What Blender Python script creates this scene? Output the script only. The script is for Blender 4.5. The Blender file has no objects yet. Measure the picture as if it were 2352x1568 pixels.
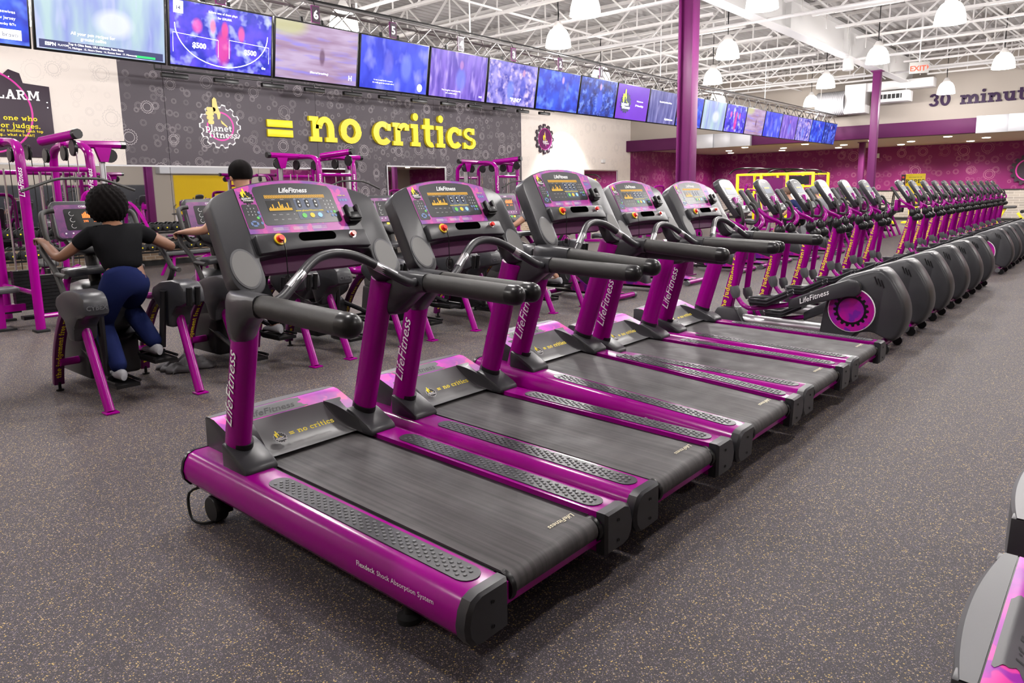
import bpy, bmesh, math, random
from mathutils import Vector, Matrix
random.seed(7)
S = bpy.context.scene
C = S.collection
PI = math.pi
R = math.radians

# ---------------------------------------------------------------- camera, world, exposure
CAM_H = 1.52
FPX, YAW, PITCH, ROLL, PPY = 1650.7, 0.859738, 0.162897, -0.016263, 711.4
cam_d = bpy.data.cameras.new('camera')
cam = bpy.data.objects.new('camera', cam_d)
C.objects.link(cam)
_f = Vector((math.sin(YAW) * math.cos(PITCH), math.cos(YAW) * math.cos(PITCH), -math.sin(PITCH)))
_r = Vector((math.cos(YAW), -math.sin(YAW), 0))
_u = _r.cross(_f)
_r2 = _r * math.cos(ROLL) + _u * math.sin(ROLL)
_u2 = _u * math.cos(ROLL) - _r * math.sin(ROLL)
cam.matrix_world = Matrix(((_r2.x, _u2.x, -_f.x, 0), (_r2.y, _u2.y, -_f.y, 0), (_r2.z, _u2.z, -_f.z, CAM_H), (0, 0, 0, 1)))
cam_d.sensor_fit = 'HORIZONTAL'
cam_d.sensor_width = 36
cam_d.lens = 36 * FPX / 2352
cam_d.shift_y = -(784 - PPY) / 2352
cam_d.clip_start = 0.05
S.camera = cam
S.view_settings.view_transform = 'Standard'
S.view_settings.look = 'None'
S.view_settings.gamma = 1
S.view_settings.use_curve_mapping = False
S.view_settings.exposure = 0.32
S.cycles.sample_clamp_indirect = 6
S.cycles.max_bounces = 4
S.cycles.diffuse_bounces = 3
S.cycles.glossy_bounces = 3
S.cycles.caustics_reflective = False
S.cycles.caustics_refractive = False
world = bpy.data.worlds.new('world')
S.world = world
world.use_nodes = True
world.node_tree.nodes['Background'].inputs[0].default_value = (0.9, 0.92, 1.0, 1)
world.node_tree.nodes['Background'].inputs[1].default_value = 0.15
PENDANT_W, DOWN_W, WASH_W, BELL_E = 195.0, 270.0, 40.0, 6.0
# ---------------------------------------------------------------- materials
MAT = {}


def mat(name, col=(.5, .5, .5), rough=.5, metal=0.0, coat=0.0, emit=None, es=1.0, spec=.5, trans=0.0, bump=None, ior=1.45):
    m = bpy.data.materials.new(name)
    m.use_nodes = True
    nt = m.node_tree
    b = nt.nodes['Principled BSDF']
    b.inputs['Base Color'].default_value = (*col, 1)
    b.inputs['Roughness'].default_value = rough
    b.inputs['Metallic'].default_value = metal
    b.inputs['Coat Weight'].default_value = coat
    b.inputs['Coat Roughness'].default_value = .08
    b.inputs['Specular IOR Level'].default_value = spec
    b.inputs['Transmission Weight'].default_value = trans
    b.inputs['IOR'].default_value = ior
    if emit:
        b.inputs['Emission Color'].default_value = (*emit, 1)
        b.inputs['Emission Strength'].default_value = es
    if bump:
        tc = nt.nodes.new('ShaderNodeTexCoord')
        nz = nt.nodes.new('ShaderNodeTexNoise')
        nz.inputs['Scale'].default_value = bump[0]
        nz.inputs['Detail'].default_value = 3
        bp = nt.nodes.new('ShaderNodeBump')
        bp.inputs['Strength'].default_value = bump[1]
        bp.inputs['Distance'].default_value = .01
        nt.links.new(tc.outputs['Object'], nz.inputs['Vector'])
        nt.links.new(nz.outputs['Fac'], bp.inputs['Height'])
        nt.links.new(bp.outputs['Normal'], b.inputs['Normal'])
    MAT[name] = m
    return m


class NT:
    """small node-graph writer"""

    def __init__(s, m):
        s.m = m
        s.nt = m.node_tree
        s.b = s.nt.nodes['Principled BSDF']

    def n(s, t, **k):
        x = s.nt.nodes.new(t)
        for a, v in k.items():
            setattr(x, a, v)
        return x

    def l(s, a, b):
        s.nt.links.new(a, b)

    def put(s, v, sock):
        if hasattr(v, 'is_output') or isinstance(v, bpy.types.NodeSocket):
            s.l(v, sock)
        else:
            sock.default_value = v

    def math(s, op, a, b=0.0, c=0.0):
        x = s.n('ShaderNodeMath', operation=op)
        s.put(a, x.inputs[0])
        s.put(b, x.inputs[1])
        if op in ('MULTIPLY_ADD', 'COMPARE', 'SMOOTH_MIN', 'WRAP'):
            s.put(c, x.inputs[2])
        return x.outputs[0]

    def vmath(s, op, a, b=(0, 0, 0)):
        x = s.n('ShaderNodeVectorMath', operation=op)
        s.put(a, x.inputs[0])
        s.put(b, x.inputs[1])
        return x.outputs['Value'] if op in ('LENGTH', 'DISTANCE', 'DOT_PRODUCT') else x.outputs[0]

    def mix(s, f, a, b):
        x = s.n('ShaderNodeMix', data_type='RGBA')
        s.put(f, x.inputs[0])
        s.put(a if not isinstance(a, tuple) else (*a[:3], 1), x.inputs[6])
        s.put(b if not isinstance(b, tuple) else (*b[:3], 1), x.inputs[7])
        return x.outputs[2]

    def ramp(s, f, stops, interp='LINEAR'):
        x = s.n('ShaderNodeValToRGB')
        x.color_ramp.interpolation = interp
        e = x.color_ramp.elements
        while len(e) < len(stops):
            e.new(.5)
        for i, (p, c) in enumerate(stops):
            e[i].position = p
            e[i].color = (*c, 1)
        s.put(f, x.inputs[0])
        return x.outputs[0]

    def obj(s):
        return s.n('ShaderNodeTexCoord').outputs['Object']

    def noise(s, vec, scale, detail=2, rough=.5):
        x = s.n('ShaderNodeTexNoise')
        s.l(vec, x.inputs['Vector'])
        x.inputs['Scale'].default_value = scale
        x.inputs['Detail'].default_value = detail
        x.inputs['Roughness'].default_value = rough
        return x

    def sep(s, v):
        x = s.n('ShaderNodeSeparateXYZ')
        s.l(v, x.inputs[0])
        return x.outputs

    def comb(s, a, b, c=0.0):
        x = s.n('ShaderNodeCombineXYZ')
        s.put(a, x.inputs[0])
        s.put(b, x.inputs[1])
        s.put(c, x.inputs[2])
        return x.outputs[0]


mat('magenta', (.27, .0002, .195), .2, 0, .0, spec=.32)
mat('magenta_dark', (.10, .001, .075), .32, 0, .15)
mat('plastic', (.032, .032, .036), .34, spec=.38, bump=(900, .05))
mat('plastic_light', (.085, .086, .092), .4)
mat('plastic_dark', (.011, .0105, .012), .3, spec=.38)
mat('recess_shade', (.001, .001, .001), .9, spec=0.0)  # dull black that carries the shade of a recess
mat('black', (.005, .005, .0055), .35, spec=.35)
mat('rubber', (.012, .012, .013), .6, spec=.3)
mat('grip', (.033, .032, .031), .5, spec=.38, bump=(1500, .15))
mat('silver', (.62, .62, .64), .3, .9)
mat('chrome', (.8, .8, .82), .12, 1)
mat('dish_grey', (.15, .15, .155), .38)
mat('speaker_grey', (.15, .148, .145), .5)
mat('white', (.85, .84, .83), .5)
mat('white_paint', (.74, .73, .72), .55)
mat('yellow', (.92, .74, .012), .4)
mat('yellow_print', (.92, .74, .02), .5)
mat('white_print', (.9, .9, .9), .5)
mat('cream_print', (.7, .64, .45), .6)
mat('black_print', (.02, .02, .022), .6)
mat('pink_print', (.75, .06, .42), .5)
mat('red', (.75, .02, .015), .3, coat=.3)
mat('yellow_ring', (.8, .55, .01), .35)
mat('panel_dark', (.03, .031, .036), .3)
mat('panel_blue', (.055, .075, .13), .35)
mat('key_blue', (.12, .2, .42), .4)
mat('btn_green', (.12, .55, .1), .4)
mat('btn_yellow', (.8, .6, .03), .4)
mat('btn_blue', (.3, .62, .8), .4)
mat('led_amber', (.1, .06, .0), .4, emit=(1, .50, .02), es=.85)
mat('led_orange', (.1, .03, .0), .4, emit=(1, .18, .02), es=1.6)
mat('vinyl', (.045, .045, .048), .5)
mat('skin', (.42, .22, .14), .5)
mat('skin_dark', (.19, .09, .052), .5)
mat('hair', (.004, .003, .003), .8, spec=.08)
mat('hair_brown', (.09, .05, .03), .6)
mat('navy', (.008, .013, .06), .9, spec=.1)
mat('black_cloth', (.006, .006, .007), .9, spec=.08)
mat('grey_cloth', (.16, .16, .17), .85)
mat('orange_cloth', (.5, .13, .1), .8)
mat('shoe', (.3, .3, .32), .6)
mat('towel', (.13, .125, .13), .9)
mat('mirror', (.86, .87, .87), .02, 1)
mat('duct', (.5, .5, .52), .45, .3)
mat('soffit_paint', (.55, .46, .36), .7)
mat('cream_wall', (.38, .335, .29), .75)
mat('grey_wall', (.36, .36, .38), .7)
mat('fascia_purple', (.075, .006, .055), .6, spec=.3)
mat('column_purple', (.135, .013, .10), .45, spec=.35)
mat('baseboard', (.012, .012, .012), .6)
mat('steel_paint', (.70, .68, .66), .5)
mat('deck_paint', (.44, .425, .415), .55)
mat('truss_metal', (.45, .44, .43), .35, .85)
mat('bell_glass', (.95, .93, .88), .3, emit=(1, .93, .82), es=BELL_E)
mat('lamp_disc', (1, 1, 1), .4, emit=(1, .86, .66), es=14)
mat('wash_disc', (1, 1, 1), .4, emit=(1, .92, .82), es=8)
mat('exit_white', (.32, .31, .29), .6)
mat('exit_red', (.6, .03, .01), .4, emit=(1, .05, .01), es=.8)
mat('brick_tan', (.30, .22, .15), .8)
mat('brick_grey', (.34, .33, .31), .8)
mat('mortar', (.42, .37, .31), .9)
mat('wall_yellow', (.72, .47, .0), .7)
mat('store_dark', (.02, .022, .028), .25)
mat('sign_dark', (.035, .02, .035), .5)


def gear_print(name, base, line, scale, amt, rough=.6):
    """wallpaper print: scattered cog outlines (flat print on a painted wall); the wall's object x,z are used"""
    m = mat(name, base, rough)
    g = NT(m)
    o = g.sep(g.obj())
    total = None
    for k, (sc, off, teeth, strength) in enumerate(((scale, 0.0, 17.0, 1.0), (scale * 1.7, 3.7, 13.0, .55), (scale * 2.4, 8.1, 11.0, .35))):
        v = g.comb(g.math('MULTIPLY_ADD', o[0], sc, off), g.math('MULTIPLY_ADD', o[2], sc, off * 1.7))
        vo = g.n('ShaderNodeTexVoronoi', voronoi_dimensions='2D')
        vo.inputs['Scale'].default_value = 1
        vo.inputs['Randomness'].default_value = .62
        g.l(v, vo.inputs['Vector'])
        d = g.vmath('SUBTRACT', v, vo.outputs['Position'])
        ds = g.sep(d)
        dist = g.vmath('LENGTH', d)
        ang = g.math('ARCTAN2', ds[1], ds[0])
        rnd = g.sep(vo.outputs['Color'])
        rad = g.math('MULTIPLY_ADD', rnd[0], .09, .17)
        wob = g.math('MULTIPLY', g.math('SINE', g.math('MULTIPLY', ang, teeth)), .014)
        wd = .0095 + .005 * k
        ring = g.math('COMPARE', g.math('SUBTRACT', dist, wob), rad, wd)
        ring2 = g.math('COMPARE', dist, g.math('MULTIPLY', rad, .68), wd)
        both = g.math('MAXIMUM', ring, ring2)
        fade = g.math('MULTIPLY', g.math('GREATER_THAN', rnd[1], .25), g.math('MULTIPLY_ADD', rnd[2], .7, .3))
        both = g.math('MULTIPLY', g.math('MULTIPLY', both, fade), strength * amt)
        total = both if total is None else g.math('MAXIMUM', total, both)
    g.l(g.mix(total, base, line), g.b.inputs['Base Color'])
    return m


gear_print('wall_charcoal', (.085, .072, .085), (.55, .5, .52), 1.55, .9)
gear_print('wall_cream_gears', (.80, .73, .67), (.40, .37, .36), 1.3, .5)
gear_print('wall_magenta_gears', (.20, .006, .115), (.62, .34, .42), 1.15, .8, .6)

# floor: dark rubber with yellow and pale flecks
m = mat('rubber_floor', (.04, .036, .038), .55)
g = NT(m)
o = g.obj()
warp = g.noise(o, 60, 1)
o2 = g.vmath('ADD', o, g.vmath('SCALE', warp.outputs['Color']))
base = g.mix(g.noise(o, 900, 2).outputs['Fac'], (.022, .0195, .0235), (.070, .061, .070))
for sc, th, c1, c2 in ((150, .13, (.62, .43, .12), (.42, .33, .22)), (210, .11, (.26, .22, .26), (.17, .14, .20)), (330, .12, (.32, .26, .19), (.17, .15, .17))):
    v = g.n('ShaderNodeTexVoronoi')
    g.l(o, v.inputs['Vector'])
    v.inputs['Scale'].default_value = sc
    sp = g.sep(v.outputs['Color'])
    pick = g.math('MULTIPLY', g.math('LESS_THAN', sp[0], .26), g.math('LESS_THAN', v.outputs['Distance'], g.math('MULTIPLY_ADD', sp[1], .3, .22)))
    base = g.mix(pick, base, g.mix(sp[2], c1, c2))
wear = g.noise(o, 1.3, 3)
g.l(g.mix(g.math('MULTIPLY', wear.outputs['Fac'], .22), base, (.075, .066, .070)), g.b.inputs['Base Color'])
bp = g.n('ShaderNodeBump')
bp.inputs['Strength'].default_value = .25
bp.inputs['Distance'].default_value = .002
g.l(g.noise(o, 500, 2).outputs['Fac'], bp.inputs['Height'])
g.l(bp.outputs[0], g.b.inputs['Normal'])
g.b.inputs['Roughness'].default_value = .62
g.b.inputs['Specular IOR Level'].default_value = .22

# belt: dusty rubber, streaked along its length
m = mat('belt', (.05, .047, .047), .55, spec=.3)
g = NT(m)
o = g.obj()
st = g.n('ShaderNodeMapping')
st.inputs['Scale'].default_value = (60, 1.2, 1)
g.l(o, st.inputs['Vector'])
f = g.noise(st.outputs[0], 1, 4, .6).outputs['Fac']
c = g.ramp(f, [(.3, (.045, .042, .044)), (.7, (.10, .092, .094))])
g.l(g.mix(g.math('MULTIPLY', g.noise(o, 900, 1).outputs['Fac'], .35), c, (.02, .02, .02)), g.b.inputs['Base Color'])
g.l(g.ramp(g.noise(o, 7, 3).outputs['Fac'], [(.3, (.48,) * 3), (.7, (.68,) * 3)]), g.b.inputs['Roughness'])


def splash(name, a, b2, c2, scale, d=None, rough=.35):
    m = mat(name, a, rough)
    g = NT(m)
    o = g.obj()
    n1 = g.noise(o, scale, 3).outputs['Fac']
    n2 = g.noise(g.vmath('ADD', o, (3.1, 1.7, .4)), scale * 1.8, 2).outputs['Fac']
    col = g.mix(g.ramp(n1, [(.42, (0,) * 3), (.58, (1,) * 3)]), a, b2)
    col = g.mix(g.ramp(n2, [(.56, (0,) * 3), (.60, (1,) * 3)]), col, c2)
    if d:
        col = g.mix(g.ramp(g.noise(g.vmath('ADD', o, (7, 2, 5)), scale * .9, 4).outputs['Fac'], [(.5, (0,) * 3), (.51, (1,) * 3)]), col, d)
    g.l(col, g.b.inputs['Base Color'])
    return m


splash('hood_print', (.36, .02, .42), (.66, .03, .50), (.85, .06, .42), 5)
splash('overlay_print', (.42, .055, .34), (.20, .055, .34), (.56, .07, .36), 9)
splash('overlay_dusk', (.15, .04, .15), (.09, .035, .12), (.20, .05, .17), 9)
splash('disc_print', (.26, .005, .26), (.40, .004, .22), (.14, .01, .26), 5)


def screen(name, c1, c2, c3, scale=3.0, es=1.0, fig=None, streak=(1, 1, 1)):
    """a lit television picture: soft shapes in broad colour areas"""
    m = mat(name, (.01, .01, .012), .25)
    g = NT(m)
    o = g.obj()
    mp = g.n('ShaderNodeMapping')
    mp.inputs['Scale'].default_value = streak
    g.l(o, mp.inputs['Vector'])
    n1 = g.noise(mp.outputs[0], scale, 2.5, .5).outputs['Fac']
    n2 = g.noise(g.vmath('ADD', mp.outputs[0], (4.2, 9.1, 2.2)), scale * 1.5, 2, .5).outputs['Fac']
    col = g.mix(g.ramp(n1, [(.38, (0,) * 3), (.64, (1,) * 3)]), c1, c2)
    col = g.mix(g.ramp(n2, [(.52, (0,) * 3), (.72, (1,) * 3)]), col, c3)
    if fig:
        for (fx, fz, rx, rz, fc) in fig:
            q = g.vmath('MULTIPLY', g.vmath('SUBTRACT', o, (fx, 0, fz)), (1 / rx, 0, 1 / rz))
            col = g.mix(g.ramp(g.vmath('LENGTH', q), [(.55, (.8,) * 3), (1.0, (0,) * 3)]), col, fc)
    g.l(col, g.b.inputs['Emission Color'])
    g.b.inputs['Emission Strength'].default_value = es
    return m


screen('tv_pale', (.30, .36, .75), (.50, .68, .72), (.62, .64, .95), 2.2, 0.9, streak=(2.2, 1, .5), fig=((.1, -.02, .22, .16, (.85, .88, 1)),))
screen('tv_game', (.012, .02, .42), (.10, .06, .75), (.45, .5, 1.0), 5, 1.2, fig=((.02, .10, .05, .10, (.9, .06, .22)), (-.3, .10, .07, .09, (.75, .08, .4)), (.0, -.1, .10, .22, (.7, .04, .25)), (.22, .08, .05, .10, (.8, .1, .3)), (-.12, .12, .04, .09, (.85, .2, .3))))
screen('tv_water', (.36, .22, .36), (.55, .42, .62), (.30, .25, .80), 2.4, 0.95, streak=(.6, 1, 4), fig=((.06, -.03, .05, .12, (.14, .06, .12)), (-.45, .3, .35, .16, (.55, .55, .25))))
screen('tv_blue', (.02, .035, .52), (.06, .09, .75), (.22, .24, .9), 2.6, 1.2, streak=(1.4, 1, .8), fig=((.2, .0, .12, .22, (.15, .2, .75)), (-.12, .02, .1, .2, (.12, .12, .6))))
screen('tv_violet', (.09, .05, .42), (.22, .13, .62), (.42, .30, .8), 3.2, 1.1, streak=(2.5, 1, .6), fig=((.04, -.05, .13, .2, (.16, .2, .8)), (.04, .16, .05, .08, (.45, .2, .55))))
screen('tv_crowd', (.05, .05, .4), (.35, .30, .8), (.7, .55, .8), 6, 1.1, fig=((.26, -.05, .09, .22, (.03, .05, .5)), (-.05, -.1, .11, .2, (.12, .2, .75)), (.26, .2, .045, .07, (.6, .3, .5))))
screen('tv_anchor', (.01, .02, .35), (.02, .07, .62), (.1, .2, .75), 4, 1.3, fig=((.1, -.06, .1, .24, (.03, .05, .4)), (.1, .2, .045, .075, (.5, .3, .55)), (.24, .1, .05, .1, (.1, .1, .4))))
screen('tv_night', (.005, .01, .12), (.015, .06, .45), (.15, .25, .85), 7, 1.3, fig=((.05, -.08, .12, .24, (.05, .1, .75)), (.05, .2, .045, .075, (.5, .3, .6))))
screen('tv_gym', (.16, .03, .55), (.20, .04, .68), (.18, .035, .6), 1.2, 1.0)
screen('tv_slate', (.07, .07, .28), (.16, .16, .45), (.3, .28, .6), 3.0, 0.9, streak=(3, 1, .5))
# ---------------------------------------------------------------- mesh helpers
def V(*a):
    return Vector(a)


class MB:
    def __init__(s):
        s.v = []
        s.f = []

    def add(s, vs, fs):
        o = len(s.v)
        s.v += [tuple(v) for v in vs]
        s.f += [tuple(i + o for i in f) for f in fs]
        return s

    def box(s, a, b):
        x0, y0, z0 = a
        x1, y1, z1 = b
        return s.add([(x0, y0, z0), (x1, y0, z0), (x1, y1, z0), (x0, y1, z0), (x0, y0, z1), (x1, y0, z1), (x1, y1, z1), (x0, y1, z1)],
                     [(0, 3, 2, 1), (4, 5, 6, 7), (0, 1, 5, 4), (1, 2, 6, 5), (2, 3, 7, 6), (3, 0, 4, 7)])

    def bar(s, p, q, w, h, up=(0, 0, 1)):
        p, q, up = Vector(p), Vector(q), Vector(up)
        d = (q - p).normalized()
        sd = d.cross(up)
        if sd.length < 1e-4:
            sd = d.cross(Vector((0, 1, 0)))
        sd.normalize()
        u = sd.cross(d)
        vs = [e + sd * a * w / 2 + u * b * h / 2 for e in (p, q) for a, b in ((-1, -1), (1, -1), (1, 1), (-1, 1))]
        return s.add(vs, [(0, 1, 2, 3), (7, 6, 5, 4), (0, 4, 5, 1), (1, 5, 6, 2), (2, 6, 7, 3), (3, 7, 4, 0)])

    def tube(s, pts, r, n=10, closed=False, flat=1.0, up=None, caps=True):
        pts = [Vector(p) for p in pts]
        m = len(pts)
        rs = r if isinstance(r, (list, tuple)) else [r] * m
        rings = []
        pu = None
        for i in range(m):
            if closed:
                t = (pts[(i + 1) % m] - pts[i - 1]).normalized()
            else:
                t = (pts[min(i + 1, m - 1)] - pts[max(i - 1, 0)]).normalized()
            if pu is None:
                ref = Vector(up) if up else (Vector((0, 0, 1)) if abs(t.z) < .9 else Vector((0, 1, 0)))
                pu = (ref - t * ref.dot(t)).normalized()
            else:
                pu = (pu - t * pu.dot(t))
                pu.normalize()
            sd = t.cross(pu)
            rings.append([pts[i] + (pu * math.cos(a) * rs[i] + sd * math.sin(a) * rs[i] * flat) for a in [2 * PI * k / n for k in range(n)]])
        vs = [v for rg in rings for v in rg]
        fs = []
        for i in range(m if closed else m - 1):
            j = (i + 1) % m
            for k in range(n):
                fs.append((i * n + k, i * n + (k + 1) % n, j * n + (k + 1) % n, j * n + k))
        if caps and not closed:
            fs.append(tuple(range(n)))
            fs.append(tuple((m - 1) * n + k for k in reversed(range(n))))
        return s.add(vs, fs)

    def cyl(s, p, q, r, n=12, r2=None):
        return s.tube([p, q], [r, r if r2 is None else r2], n)

    def lathe(s, prof, n=20, c=(0, 0, 0), axis='z', a0=0.0, a1=2 * PI):
        full = abs(a1 - a0 - 2 * PI) < 1e-6
        k = n if full else n + 1
        vs = []
        for (r, h) in prof:
            for i in range(k):
                a = a0 + (a1 - a0) * i / n
                x, y = r * math.cos(a), r * math.sin(a)
                p = {'z': (x, y, h), 'y': (x, h, y), 'x': (h, x, y)}[axis]
                vs.append((p[0] + c[0], p[1] + c[1], p[2] + c[2]))
        fs = []
        for j in range(len(prof) - 1):
            for i in range(n):
                fs.append((j * k + i, j * k + (i + 1) % k, (j + 1) * k + (i + 1) % k, (j + 1) * k + i))
        return s.add(vs, fs)

    def ell(s, c, r, n=12, m=8):
        if not isinstance(r, (list, tuple)):
            r = (r, r, r)
        vs = [(c[0], c[1], c[2] - r[2])]
        for j in range(1, m):
            t = PI * j / m
            for i in range(n):
                a = 2 * PI * i / n
                vs.append((c[0] + r[0] * math.sin(t) * math.cos(a), c[1] + r[1] * math.sin(t) * math.sin(a), c[2] - r[2] * math.cos(t)))
        vs.append((c[0], c[1], c[2] + r[2]))
        fs = [(0, 1 + (i + 1) % n, 1 + i) for i in range(n)]
        for j in range(m - 2):
            for i in range(n):
                a, b = 1 + j * n + i, 1 + j * n + (i + 1) % n
                fs.append((a, b, b + n, a + n))
        t = len(vs) - 1
        fs += [(t, 1 + (m - 2) * n + i, 1 + (m - 2) * n + (i + 1) % n) for i in range(n)]
        return s.add(vs, fs)

    def prism(s, poly, d0, d1, plane='xz', fr=None):
        """polygon in a plane, pushed from d0 to d1 along the remaining axis; or in frame fr=(origin, ex, ey, en)"""
        def mp(a, b, d):
            if fr:
                return fr[0] + fr[1] * a + fr[2] * b + fr[3] * d
            return {'xz': (a, d, b), 'yz': (d, a, b), 'xy': (a, b, d)}[plane]
        n = len(poly)
        vs = [mp(a, b, d0) for a, b in poly] + [mp(a, b, d1) for a, b in poly]
        fs = [tuple(range(n)), tuple(reversed(range(n, 2 * n)))] + [(i, (i + 1) % n, n + (i + 1) % n, n + i) for i in range(n)]
        return s.add(vs, fs)

    def grid(s, fn, nu, nv):
        vs = [fn(i / nu, j / nv) for j in range(nv + 1) for i in range(nu + 1)]
        fs = [(j * (nu + 1) + i, j * (nu + 1) + i + 1, (j + 1) * (nu + 1) + i + 1, (j + 1) * (nu + 1) + i) for j in range(nv) for i in range(nu)]
        return s.add(vs, fs)

    def text(s, body, o, xd, yd, size=1.0, depth=0.0, slab=False, bold=0.0, shear=0.0, align='C', space=1.0):
        vs, fs, w = glyphs(body, slab, bold, shear, space)
        xd, yd, o = Vector(xd).normalized(), Vector(yd).normalized(), Vector(o)
        nd = xd.cross(yd)
        x0 = {'C': -w / 2, 'L': 0, 'R': -w}[align]
        lift = [0.0] * len(vs)
        if slab:
            for k, f in enumerate(fs):
                for i in f:
                    lift[i] = (k % 11) * .0035 * size
        top = [o + xd * ((x + x0) * size) + yd * (y * size) + nd * (depth + lf) for (x, y), lf in zip(vs, lift)]
        s.add(top, fs)
        if depth:
            from collections import Counter
            ed = Counter()
            for f in fs:
                for i in range(len(f)):
                    ed[(f[i], f[(i + 1) % len(f)])] += 1
            base = len(s.v) - len(top)
            o2 = len(s.v)
            s.v += [tuple(o + xd * ((x + x0) * size) + yd * (y * size)) for x, y in vs]
            for (a, b) in ed:
                if (b, a) not in ed:
                    s.f.append((base + b, base + a, o2 + a, o2 + b))
        return s

    def xf(s, M):
        s.v = [tuple(M @ Vector(v)) for v in s.v]
        return s

    def build(s, name, m, parent=None, bevel=0.0, seg=2, ang=38, loc=None, recalc=True):
        me = bpy.data.meshes.new(name)
        me.from_pydata(s.v, [], s.f)
        if recalc or bevel:
            bm = bmesh.new()
            bm.from_mesh(me)
            if recalc:
                bmesh.ops.recalc_face_normals(bm, faces=bm.faces)
            if bevel:
                bmesh.ops.remove_doubles(bm, verts=bm.verts, dist=1e-5)
                es = [e for e in bm.edges if len(e.link_faces) == 2 and e.calc_face_angle(0) > R(32)]
                bmesh.ops.bevel(bm, geom=es, offset=bevel, segments=seg, affect='EDGES', profile=.5, clamp_overlap=True)
            bm.to_mesh(me)
            bm.free()
        me.polygons.foreach_set('use_smooth', [True] * len(me.polygons))
        me.set_sharp_from_angle(angle=R(ang))
        if m:
            me.materials.append(MAT[m] if isinstance(m, str) else m)
        ob = bpy.data.objects.new(name, me)
        C.objects.link(ob)
        if parent:
            ob.parent = parent
        if loc:
            ob.location = loc
        return ob


def arc_pts(cx, cy, rx, ry, a0, a1, n=10):
    return [(cx + rx * math.cos(R(a0 + (a1 - a0) * i / n)), cy + ry * math.sin(R(a0 + (a1 - a0) * i / n))) for i in range(n + 1)]


def rrect(x0, y0, x1, y1, r, n=4):
    p = []
    for cx, cy, a in ((x1 - r, y1 - r, 0), (x0 + r, y1 - r, 90), (x0 + r, y0 + r, 180), (x1 - r, y0 + r, 270)):
        p += arc_pts(cx, cy, r, r, a, a + 90, n)
    return p


def smooth_path(pts, k=4):
    """Catmull-Rom through the points"""
    P = [Vector(p) for p in pts]
    out = []
    for i in range(len(P) - 1):
        a, b, c, d = P[max(i - 1, 0)], P[i], P[i + 1], P[min(i + 2, len(P) - 1)]
        for j in range(k):
            t = j / k
            out.append(.5 * ((2 * b) + (c - a) * t + (2 * a - 5 * b + 4 * c - d) * t * t + (3 * b - a - 3 * c + d) * t ** 3))
    out.append(P[-1])
    return out


def gear_poly(r, teeth, depth, n=None):
    p = []
    for k in range(teeth):
        a = 2 * PI * k / teeth
        w = 2 * PI / teeth
        for f, rr in ((-.34, r - depth), (-.20, r), (.20, r), (.34, r - depth)):
            p.append((rr * math.cos(a + w * f), rr * math.sin(a + w * f)))
    return p


# ------------------------------------------------ lettering: a slab face drawn from strokes, and the built-in face
SLAB = {}


def _arc(cx, cy, rx, ry, a0, a1, w, n=9):
    o = arc_pts(cx, cy, rx, ry, a0, a1, n)
    i = arc_pts(cx, cy, max(rx - w, .01), max(ry - w * .8, .01), a0, a1, n)
    return [[o[k], o[k + 1], i[k + 1], i[k]] for k in range(n)]


def _b(x0, y0, x1, y1):
    return [[(x0, y0), (x1, y0), (x1, y1), (x0, y1)]]


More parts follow.
